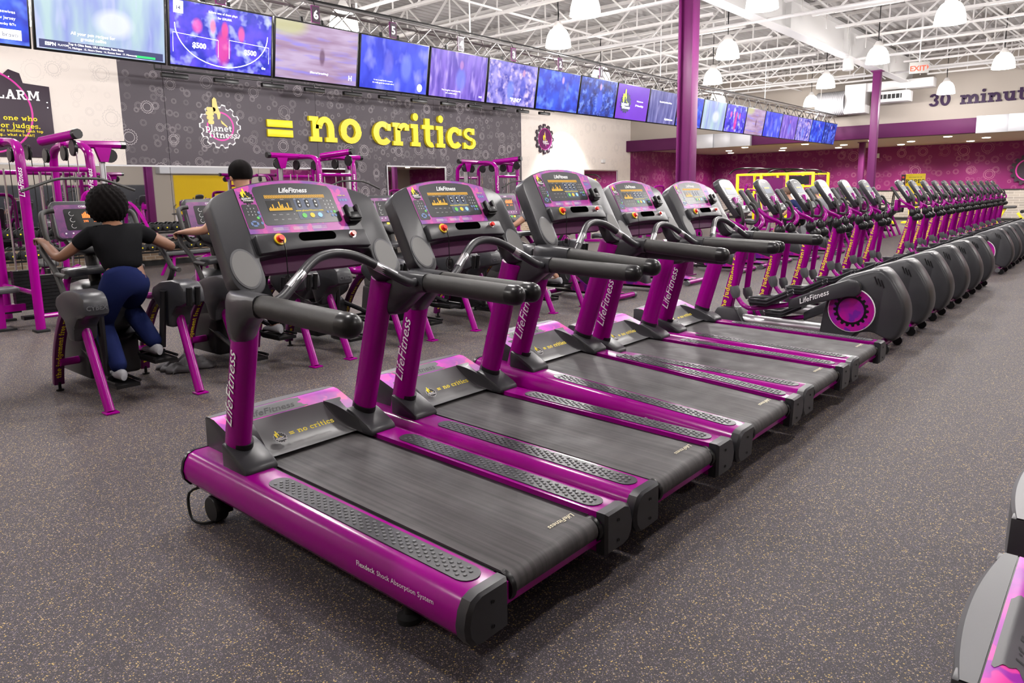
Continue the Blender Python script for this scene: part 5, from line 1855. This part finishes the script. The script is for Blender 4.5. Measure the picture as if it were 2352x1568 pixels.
MB().box((X1 - .06, 8.9, 2.75), (X1 - .0, 9.3, 2.95)).build('emergency_lamp', 'white_paint')
tag(bpy.data.objects['emergency_lamp'], 'small white emergency lamp high on the magenta wall', 'lamp')
tag(MB().box((33.1, YB - .06, 2.45), (33.45, YB, 2.85)).build('fire_alarm', 'red', bevel=.02), 'small red alarm box on the magenta side wall', 'alarm')
tag(MB().box((25.2, YB - .1, 2.62), (25.45, YB - .02, 2.76)).build('wall_unit', 'white_paint', bevel=.02), 'tiny white unit on the cream wall below the clock', 'wall unit')
# ================================================================ strength area
def make_cable_station(label, group, text=True):
    t = thing('cable_station', label, 'cable machine', group=group)
    for sx in (-1, 1):
        for sy in (-1, 1):
            p = smooth_path([(sx * .36, sy * .62, .03), (sx * .36, sy * .62, 1.0), (sx * .36, sy * .62, 1.9), (sx * .355, sy * .56, 2.10), (sx * .34, sy * .36, 2.17), (sx * .33, sy * .05, 2.18)], 4)
            po = MB().tube(p, .052, 10, up=(1, 0, 0), flat=.8).build('post', 'magenta', t)
            MB().box((sx * .36 - .07, sy * .62 - .09, 0), (sx * .36 + .07, sy * .62 + .09, .03)).build('foot', 'rubber', po, bevel=.006)
            if text and sy < 0:
                stuff(MB().text('LifeFitness', (sx * .36 - .012, -.678, 1.55), (0, 0, 1), (-1, 0, 0), .055, bold=.01, shear=.35, align='L').build('lettering', 'white_print', po))
            stuff(MB().box((sx * .36 - .09, sy * .37, .12), (sx * .36 + .09, sy * .37 + .12, .16)).build('rubber_stop', 'black', po))
    for y in (-.62, .62):
        MB().tube([(-.36, y, 1.86), (.36, y, 1.86)], .03, 8).build('cross_tube', 'magenta', t)
        MB().tube([(-.36, y, .18), (.36, y, .18)], .028, 8).build('base_tube', 'magenta', t)
    for x in (-.36, .36):
        MB().tube([(x, -.62, .45), (x, .62, .45)], .03, 8).build('side_tube', 'magenta', t)
    # weight stacks with guide rods
    for sx in (-1, 1):
        for sy in (-1, 1):
            cx, cy = sx * .19, sy * .42
            for d in (-.07, .07):
                MB().cyl((cx + d, cy, .12), (cx + d, cy, 1.9), .012, 8).build('guide_rod', 'chrome', t)
            b = MB()
            for k in range(12):
                b.box((cx - .125, cy - .06, .14 + k * .042), (cx + .125, cy + .06, .177 + k * .042))
            stuff(b.build('weight_plates', 'black', t))
            MB().cyl((cx, cy, .65), (cx, cy, 2.12), .005, 5).build('cable', 'black', t)
            MB().lathe([(0, -.02), (.085, -.02), (.09, -.012), (.075, 0), (.09, .012), (.085, .02), (0, .02)], 18, (cx, cy - .10 * sy, 2.06), 'x').build('pulley', 'plastic_dark', t)
    # cross beam with pulley heads
    for s in (-1, 1):
        bm2 = MB().tube([(s * .25, .0, 2.19), (s * .95, -.05, 2.20)], .048, 8).build('side_beam', 'magenta', t)
        MB().tube([(s * .94, -.05, 2.20), (s * 1.0, -.053, 2.20)], .051, 8).build('beam_cap', 'plastic_dark', bm2)
        MB().prism([(s * .72 - .10, 2.16), (s * .72 + .10, 2.16), (s * .72 + .045, 1.98), (s * .72 - .045, 1.98)], -.09, -.03, 'xz').build('pulley_bracket', 'magenta', bm2)
        MB().lathe([(0, -.02), (.085, -.02), (.09, 0), (.085, .02), (0, .02)], 18, (s * .80, -.06, 2.06), 'y').build('pulley', 'plastic_dark', bm2)
        MB().cyl((s * .72, -.06, 2.0), (s * .72, -.06, .55), .004, 5).build('cable', 'black', bm2)
        MB().bar((s * .72, .0, 2.05), (s * .72, .0, .4), .06, .05, (0, 1, 0)).build('slide_post', 'silver', bm2)
    # front boom with lat bar
    bo = MB().tube([(0, -.2, 2.20), (.15, -.85, 2.25)], .055, 10).build('front_boom', 'magenta', t)
    MB().tube([(.15, -.84, 2.25), (.165, -.90, 2.255)], .058, 10).build('boom_cap', 'plastic_dark', bo)
    MB().lathe([(0, -.02), (.09, -.02), (.095, 0), (.09, .02), (0, .02)], 18, (.14, -.78, 2.10), 'x').build('pulley', 'plastic_dark', bo)
    MB().cyl((.14, -.86, 2.05), (.14, -.86, 1.78), .007, 6).build('cable', 'chrome', bo)
    MB().tube(smooth_path([(-.46, -.86, 1.61), (-.14, -.86, 1.73), (.02, -.86, 1.75), (.26, -.86, 1.75), (.42, -.86, 1.73), (.74, -.86, 1.61)], 4), .016, 8).build('lat_bar', 'grip', bo)
    # seat
    b = MB()
    b.prism(rrect(-.80, -.28, -.42, .02, .05), .44, .50, 'xy')
    st_ = b.build('seat', 'vinyl', t, bevel=.015)
    MB().bar((-.62, -.13, .02), (-.62, -.13, .45), .07, .09).bar((-.62, -.13, .25), (-.36, -.13, .25), .06, .08).build('seat_post', 'magenta', st_)
    MB().box((-.75, -.26, 0), (-.5, 0, .025)).build('seat_foot', 'rubber', st_)
    return t


cs = make_cable_station('leftmost magenta cable tower with a long grey lat bar', 'cable towers')
cs.location = (3.02, 10.15, 0)
dup(cs, (7.75, 11.3, 0), 0, 'magenta cable tower below the word no')
dup(cs, (12.55, 11.5, 0), 0, 'magenta cable tower below the end of the word critics')
dup(cs, (-.2, 10.4, 0), 0, 'cable tower cut by the left picture edge')


def make_press(label, group):
    t = thing('weight_machine', label, 'weight machine', group=group)
    for s in (-1, 1):
        MB().tube(smooth_path([(s * .28, .45, .03), (s * .28, .45, 1.3), (s * .27, .43, 1.52), (s * .2, .40, 1.62), (0, .40, 1.64)], 4), .04, 8).build('post', 'magenta', t)
        MB().cyl((s * .09, .45, .1), (s * .09, .45, 1.55), .012, 8).build('guide_rod', 'chrome', t)
        MB().tube(smooth_path([(s * .28, .30, 1.45), (s * .36, .0, 1.40), (s * .38, -.35, 1.15), (s * .38, -.5, 1.0)], 4), .028, 8).build('press_arm', 'magenta', t)
        MB().tube([(s * .38, -.5, 1.0), (s * .25, -.52, 1.0)], .022, 8).build('handle', 'grip', t)
    b = MB()
    for k in range(11):
        b.box((-.16, .38, .12 + k * .045), (.16, .52, .16 + k * .045))
    stuff(b.build('weight_plates', 'black', t))
    MB().bar((0, .5, .06), (0, -.75, .06), .10, .08).build('base_beam', 'magenta', t, bevel=.01)
    MB().box((-.35, .4, 0), (.35, .55, .05)).build('foot_plate', 'magenta_dark', t)
    MB().prism(rrect(-.2, -.62, .2, -.2, .05), .46, .53, 'xy').build('seat', 'vinyl', t, bevel=.015)
    MB().bar((0, -.4, .1), (0, -.4, .46), .08, .10).build('seat_post', 'magenta', t)
    fr = (V(0, -.14, .6), V(1, 0, 0), V(0, .2, .98), V(0, -.98, .2))
    MB().prism(rrect(-.16, 0, .16, .75, .05), -.06, 0, fr=fr).build('back_pad', 'vinyl', t, bevel=.015)
    MB().bar((0, -.05, .1), (0, .12, 1.3), .07, .07).build('back_post', 'magenta', t)
    return t


pm = make_press('weight machine left of the first cable tower, under the alarm sign', 'weight machines in the back area')
pm.location = (5.0, 13.4, 0)
for x, y, lb in ((10.1, 13.6, 'weight machine below the yellow equals sign and the letter n'), (14.9, 14.2, 'weight machine in front of the framed mirror on the charcoal wall'), (17.6, 12.6, 'weight machine on the floor below the gear clock'), (20.6, 12.2, 'weight machine in front of the bright cream wall'), (24.6, 13.4, 'weight machine before the framed mirror on the cream wall'), (27.6, 13.6, 'weight machine beside the magenta side wall'), (25.4, 10.2, 'weight machine just left of the thick purple column'), (1.0, 13.2, 'weight machine behind the leftmost weight stacks')):
    dup(pm, (x, y, 0), R(20 if int(x) % 2 else -15), lb)

# ---- dumbbell racks
def make_rack(label):
    t = thing('dumbbell_rack', label, 'rack', group='dumbbell racks along the mirrors')
    for x in (-1.05, 1.05):
        MB().bar((x, .14, .03), (x, .02, .92), .07, .06, (0, 1, 0)).bar((x, -.24, .03), (x, .25, .03), .07, .05).build('leg', 'magenta', t)
    for y, z in ((-.16, .36), (.0, .76)):
        MB().bar((-1.2, y - .09, z), (1.2, y - .09, z + .0), .03, .04).bar((-1.2, y + .09, z + .05), (1.2, y + .09, z + .05), .03, .04).build('shelf_rail', 'black', t)
    return t


rk = make_rack('two-tier dumbbell rack below the cream and charcoal wall seam')
rk.location = (7.3, 16.15, 0)
dup(rk, (4.75, 16.15, 0), 0, 'two-tier dumbbell rack behind the leftmost cable tower')
db = thing('dumbbell', 'first dumbbell from left, lower tier, rack below the gear sign', 'dumbbell', group='dumbbells on the racks')
MB().cyl((0, -.07, 0), (0, .07, 0), .016, 8).build('handle', 'chrome', db)
for s in (-1, 1):
    hd_ = MB().lathe([(0, s * .15), (.06, s * .15), (.078, s * .14), (.082, s * .13), (.082, s * .075), (.07, s * .065), (0, s * .065)], 14, (0, 0, 0), 'y').build('head', 'rubber', db)
    if s < 0:
        MB().lathe([(0, -.1515), (.015, -.1515)], 10, (0, 0, 0), 'y').build('badge', 'yellow', hd_)
first = True
for rx, nm in ((7.3, 'below the gear sign'), (4.75, 'behind the leftmost cable tower')):
    for tier, (y, z) in (('lower', (-.16, .47)), ('upper', (.0, .87))):
        for k in range(11):
            loc = (rx - 1.05 + k * .21, 16.15 + y, z)
            lb = '%s dumbbell from left, %s tier, rack %s' % (ORD[k], tier, nm)
            if first:
                db.location = loc
                first = False
            else:
                dup(db, loc, R(random.uniform(-4, 4)), lb)

# ---- flat benches
def bench(x, y, rz, lb, src=[None]):
    if src[0]:
        return dup(src[0], (x, y, 0), rz, lb)
    t = thing('flat_bench', lb, 'bench', (x, y, 0), rz, 'flat benches')
    MB().prism(rrect(-.6, -.14, .6, .14, .03), .40, .46, 'xy').build('pad', 'vinyl', t, bevel=.012)
    for s in (-1, 1):
        for q in (-1, 1):
            MB().bar((s * .38, q * .05, .40), (s * .52, q * .19, .0), .05, .05).build('leg', 'magenta', t)
    MB().bar((-.45, 0, .37), (.45, 0, .37), .07, .05).build('beam', 'magenta', t)
    src[0] = t
    return t


bench(6.75, 14.35, R(10), 'grey flat bench with splayed magenta legs near the dumbbells')
bench(4.2, 14.4, R(80), 'grey flat bench behind the leftmost cable tower')
bench(9.3, 14.6, R(75), 'grey flat bench before the mirror below the equals sign')

# ---- yellow training rig in the alcove
t = thing('training_rig', 'yellow steel training rig with black monkey bars in the alcove', 'rig', (30.0, 11.0, 0), group='yellow alcove equipment')
for x in (-.9, .9):
    for y in (-1.45, -.45, .6, 1.6):
        MB().bar((x, y, 0), (x, y, 2.08), .10, .10).build('post', 'yellow', t, bevel=.01)
    MB().bar((x, -1.45, 2.05), (x, 1.6, 2.05), .09, .09).build('beam', 'yellow', t, bevel=.01)
    MB().bar((x, -1.45, 1.55), (x, -.45, 1.55), .07, .07).bar((x, .6, 1.45), (x, 1.6, 1.45), .07, .07).build('rail', 'yellow', t)
    MB().tube(smooth_path([(x, -1.2, 2.05), (x, -1.0, 2.2), (x, .0, 2.22), (x, .35, 2.08)], 4), .03, 8).tube(smooth_path([(x, .2, 2.1), (x, .5, 2.28), (x, 1.6, 2.30), (x, 1.95, 2.1)], 4), .03, 8).build('top_hoop', 'black', t)
for k in range(9):
    y = -1.4 + k * .375
    MB().cyl((-.9, y, 2.07), (.9, y, 2.07), .02, 8).build('rung', 'black', t)
MB().box((-.96, -1.3, 1.62), (-.90, -.55, 1.95)).build('name_board', 'black', t)
MB().box((-.95, -.30, .9), (-.9, .45, 1.9)).build('net_panel', 'magenta_dark', t)
MB().bar((-.9, -2.0, 1.2), (-.9, -1.4, 1.2), .06, .06).build('side_arm', 'yellow', t)


def make_yellow_bench(lb):
    t = thing('roman_bench', lb, 'training bench', group='yellow alcove equipment')
    MB().bar((0, -.7, .06), (0, .7, .06), .10, .09).build('base_beam', 'yellow', t, bevel=.01)
    for y in (-.7, .7):
        MB().bar((-.35, y, .05), (.35, y, .05), .09, .09).build('base_foot', 'yellow', t, bevel=.01)
    MB().bar((0, .45, .08), (0, .15, .72), .09, .09).bar((0, -.5, .08), (0, -.2, .5), .08, .08).build('support', 'yellow', t, bevel=.01)
    MB().prism([(-.15, .66), (.75, .62), (.75, .72), (-.15, .76)], -.16, .16, 'yz').build('pad', 'vinyl', t, bevel=.03)
    MB().tube([(-.3, -.35, .55), (.3, -.35, .55)], .06, 10).build('roller_pad', 'rubber', t)
    MB().tube(smooth_path([(-.2, -.6, .5), (-.2, -.65, 1.1), (0, -.65, 1.25), (.2, -.65, 1.1), (.2, -.6, .5)], 4), .022, 8).build('hoop', 'black', t)
    return t


yb = make_yellow_bench('yellow back-extension bench with a black hoop at the right edge')
yb.location = (31.0, 3.3, 0)
dup(yb, (31.6, 4.9, 0), R(40), 'yellow bench frame just left of the one with the hoop')
dup(yb, (33.2, 10.2, 0), R(70), 'yellow bench behind the ellipticals near the rope sign')
dup(yb, (32.0, 8.0, 0), R(20), 'yellow bench frame behind the far ellipticals')

# ---- crumpled towel on the floor
b = MB()
random.seed(3)


def tw(u, v):
    x, y = (u - .5) * .40, (v - .5) * .30
    r_ = max(abs(x) / .20, abs(y) / .15)
    e = max(0, 1 - r_) ** .5
    z = .008 + e * (.05 + .06 * abs(math.sin(7 * u + 4 * v)) + .03 * abs(math.sin(15 * u - 9 * v)) + .015 * math.sin(31 * v + 11 * u))
    return (x + .02 * math.sin(17 * v), y + .025 * math.sin(13 * u), z)


b.grid(tw, 48, 36)
o = tag(b.build('towel', 'towel', loc=(2.86, 6.33, 0), ang=80), 'crumpled grey towel lying on the floor beside the first arc trainer', 'towel')
sm = o.modifiers.new('thick', 'SOLIDIFY')
sm.thickness = .006
# ================================================================ people
def skin_part(name, verts, edges, radii, m_, parent, sub=2, root=0):
    me = bpy.data.meshes.new(name)
    me.from_pydata([tuple(v) for v in verts], edges, [])
    me.materials.append(MAT[m_])
    o = bpy.data.objects.new(name, me)
    C.objects.link(o)
    if parent:
        o.parent = parent
    sk = o.modifiers.new('skin', 'SKIN')
    sk.use_smooth_shade = True
    for i, r_ in enumerate(radii):
        s_ = me.skin_vertices[0].data[i]
        s_.radius = r_ if isinstance(r_, (tuple, list)) else (r_, r_)
        s_.use_root = (i == root)
    ss = o.modifiers.new('sub', 'SUBSURF')
    ss.levels = sub
    ss.render_levels = sub
    return o


def person(label, loc, J, skin='skin', top='black_cloth', pants='navy', hair='hair', hair_r=1.0, shoe='shoe', sleeve=.5, shorts=False):
    """J: pelvis, chest, neck, head, (shoulder, elbow, hand) x2, (knee, ankle) x2 in local metres; the person faces +y"""
    t = thing('person', label, 'person', loc)
    p, c, n, h = (Vector(J[k]) for k in ('pelvis', 'chest', 'neck', 'head'))
    up = (h - n).normalized()
    vs = [p, p.lerp(c, .5), c, n, n.lerp(h, .35), h - up * .02, h + up * .09]
    rs = [(.11, .085), (.10, .075), (.125, .085), .056, .058, (.078, .094), (.06, .07)]
    es = [(0, 1), (1, 2), (2, 3), (3, 4), (4, 5), (5, 6)]
    # nose
    fw = Vector((0, 1, 0)) if 'face' not in J else Vector(J['face']).normalized()
    limbs = {}
    for s, k in ((-1, 'L'), (1, 'R')):
        sh, el, ha = (Vector(J[q + k]) for q in ('shoulder', 'elbow', 'hand'))
        i0 = len(vs)
        vs += [sh, sh.lerp(el, .5), el, el.lerp(ha, .5), ha - (ha - el).normalized() * .07, ha]
        rs += [.05, .046, .040, .038, .027, (.036, .018)]
        es += [(2, i0)] + [(i0 + j, i0 + j + 1) for j in range(5)]
        d = (ha - el).normalized()
        side = d.cross(Vector((0, 0, 1)))
        if side.length < .1:
            side = Vector((1, 0, 0))
        side.normalize()
        curl = side.cross(d) * -1
        for f in range(4):
            a = ha + d * .03 + side * (f - 1.5) * .019
            ln = (.030, .036, .034, .026)[f]
            j0 = len(vs)
            vs += [a, a + d * ln + curl * .012, a + d * ln * .9 + curl * .038, a + d * ln * .25 + curl * .055]
            rs += [.0095, .009, .0085, .007]
            es += [(i0 + 5, j0), (j0, j0 + 1), (j0 + 1, j0 + 2), (j0 + 2, j0 + 3)]
        j0 = len(vs)
        a = ha - d * .02 + side * s * -.032
        vs += [a, a + d * .03 + side * s * -.012 + curl * .02, a + d * .055 + side * s * .002 + curl * .042]
        rs += [.012, .0105, .008]
        es += [(i0 + 4, j0), (j0, j0 + 1), (j0 + 1, j0 + 2)]
        kn, an = Vector(J['knee' + k]), Vector(J['ankle' + k])
        hp = p + Vector((s * .095, 0, -.05))
        l0 = len(vs)
        vs += [hp, hp.lerp(kn, .5), kn, kn.lerp(an, .35), an, an + Vector((0, .12, -.055))]
        rs += [.075, .066, .052, .056, .036, (.035, .028)]
        es += [(0, l0)] + [(l0 + j, l0 + j + 1) for j in range(5)]
        limbs[k] = (sh, el, hp, kn, an)
    skin_part('body', vs, es, rs, skin, t)
    # clothes
    sv = [p + (c - p) * .02, p.lerp(c, .5), c, c.lerp(n, .55)]
    sr = [(.155, .13), (.148, .125), (.172, .13), (.085, .08)]
    se = [(0, 1), (1, 2), (2, 3)]
    for s, k in ((-1, 'L'), (1, 'R')):
        sh, el, hp, kn, an = limbs[k]
        j = len(sv)
        sv += [sh, sh.lerp(el, sleeve)]
        sr += [.075, .062]
        se += [(2, j), (j, j + 1)]
    skin_part('shirt', sv, se, sr, top, t)
    pv, pr_, pe = [p + (c - p) * .22, p], [(.150, .128), (.155, .135)], [(0, 1)]
    for s, k in ((-1, 'L'), (1, 'R')):
        sh, el, hp, kn, an = limbs[k]
        j = len(pv)
        pv += [hp, hp.lerp(kn, .5), hp.lerp(kn, .8) if shorts else kn]
        pr_ += [.118, .102, .092 if shorts else .082]
        pe += [(1, j), (j, j + 1), (j + 1, j + 2)]
        if not shorts:
            pv += [kn.lerp(an, .4), kn.lerp(an, 1.04)]
            pr_ += [.080, .062]
            pe += [(j + 2, j + 3), (j + 3, j + 4)]
        b = MB()
        fo = an + Vector((0, .05, -.07))
        rings = []
        for y, w, z1 in ((-.11, .022, .06), (-.09, .036, .085), (-.02, .040, .08), (.06, .046, .06), (.12, .045, .045), (.155, .028, .03)):
            rings.append([fo + Vector((w * math.cos(q), y, z1 / 2 + (z1 / 2) * math.sin(q) - .01)) for q in [2 * PI * i / 12 for i in range(12)]])
        loft(b, rings)
        b.build('shoe', shoe, t, ang=60)
    skin_part('trousers', pv, pe, pr_, pants, t, root=1)
    # hair
    b = MB()
    n1, n2 = 64, 36
    hc = h + up * .045 - fw * .018

    def hr(u, v):
        a, b2 = 2 * PI * u, PI * (.82 if hair_r > 1.3 else .68) * v
        d = Vector((math.sin(b2) * math.cos(a), math.sin(b2) * math.sin(a), math.cos(b2)))
        r_ = Vector((.098, .112, .108)) * hair_r
        wob = 1 + (.06 * math.sin(17 * a + 3 * b2) * math.sin(15 * b2) if hair_r > 1.1 else .012 * math.sin(9 * a))
        cut = 1.0
        if d.dot(fw) > .45 and d.z < .45:
            cut = .80
        return hc + Vector((d.x * r_.x, d.y * r_.y, d.z * r_.z)) * wob * cut
    b.grid(hr, n1, n2)
    b.build('hair', hair, t, ang=80)
    # face: eyes, mouth, ears, nose
    rt = fw.cross(up).normalized()
    b = MB().ell(h + fw * .098 - up * .008, (.014, .018, .020), 8, 6)
    b.build('nose', skin, t)
    for s in (-1, 1):
        MB().ell(h + rt * s * .034 + fw * .082 + up * .022, (.014, .010, .008), 8, 6).build('eye', 'black', t)
        MB().ell(h + rt * s * .083 - up * .0, (.012, .022, .032), 8, 6).build('ear', skin, t)
    MB().ell(h + fw * .088 - up * .052, (.024, .010, .007), 8, 6).build('mouth', 'orange_cloth', t)
    return t


lean = dict(pelvis=(0, .33, .94), chest=(0, .46, 1.21), neck=(0, .52, 1.33), head=(0, .56, 1.43), shoulderL=(-.17, .47, 1.25), elbowL=(-.35, .62, 1.08), handL=(-.375, .865, 1.205), shoulderR=(.17, .46, 1.26), elbowR=(.40, .40, 1.12), handR=(.375, .64, 1.215),
            kneeL=(-.12, .58, .55), ankleL=(-.145, .25, .25), kneeR=(.12, .66, .66), ankleR=(.145, .28, .39))
person('runner with black curly hair, black top and navy trousers on the nearest arc trainer', (AX, 5.43, 0), lean, 'skin_dark', 'black_cloth', 'navy', 'hair', 1.42)
tall = dict(pelvis=(0, .32, 1.08), chest=(0, .38, 1.42), neck=(0, .42, 1.56), head=(0, .46, 1.68), shoulderL=(-.18, .40, 1.44), elbowL=(-.33, .50, 1.24), handL=(-.375, .86, 1.215), shoulderR=(.18, .40, 1.44), elbowR=(.36, .38, 1.24), handR=(.375, .63, 1.21),
            kneeL=(-.12, .50, .62), ankleL=(-.145, .25, .25), kneeR=(.12, .52, .74), ankleR=(.145, .28, .39))
person('person whose forearm shows left of the nearest treadmill console', (AX + AP + .02, 5.43, 0), tall, 'skin', 'black_cloth', 'black_cloth', 'hair', 1.0)
person('person in a pale shirt leaning on the last near arc trainer, behind the second treadmill', (AX + AP * 5 + .02, 5.43, 0), lean, 'skin', 'grey_cloth', 'black_cloth', 'hair_brown', 1.0, shorts=True)
seated = dict(pelvis=(0, .40, .97), chest=(0, .56, 1.26), neck=(0, .64, 1.38), head=(0, .70, 1.48), shoulderL=(-.18, .56, 1.27), elbowL=(-.27, .62, 1.05), handL=(-.23, .84, 1.12), shoulderR=(.18, .56, 1.27), elbowR=(.27, .62, 1.05), handR=(.23, .84, 1.12),
              kneeL=(-.14, .86, .72), ankleL=(-.2, .70, .32), kneeR=(.14, .90, .86), ankleR=(.2, .95, .54), face=(-.25, .9, -.3))
person('man with brown hair and a dark shirt bent over an exercise bike', (15.55, 4.95, -.10), seated, 'skin', 'navy', 'black_cloth', 'hair_brown', 1.0, shorts=True)
person('person in a grey hood on the bike right of the man in the dark shirt', (17.3, 4.95, -.10), seated, 'skin', 'grey_cloth', 'grey_cloth', 'grey_cloth', 1.1)
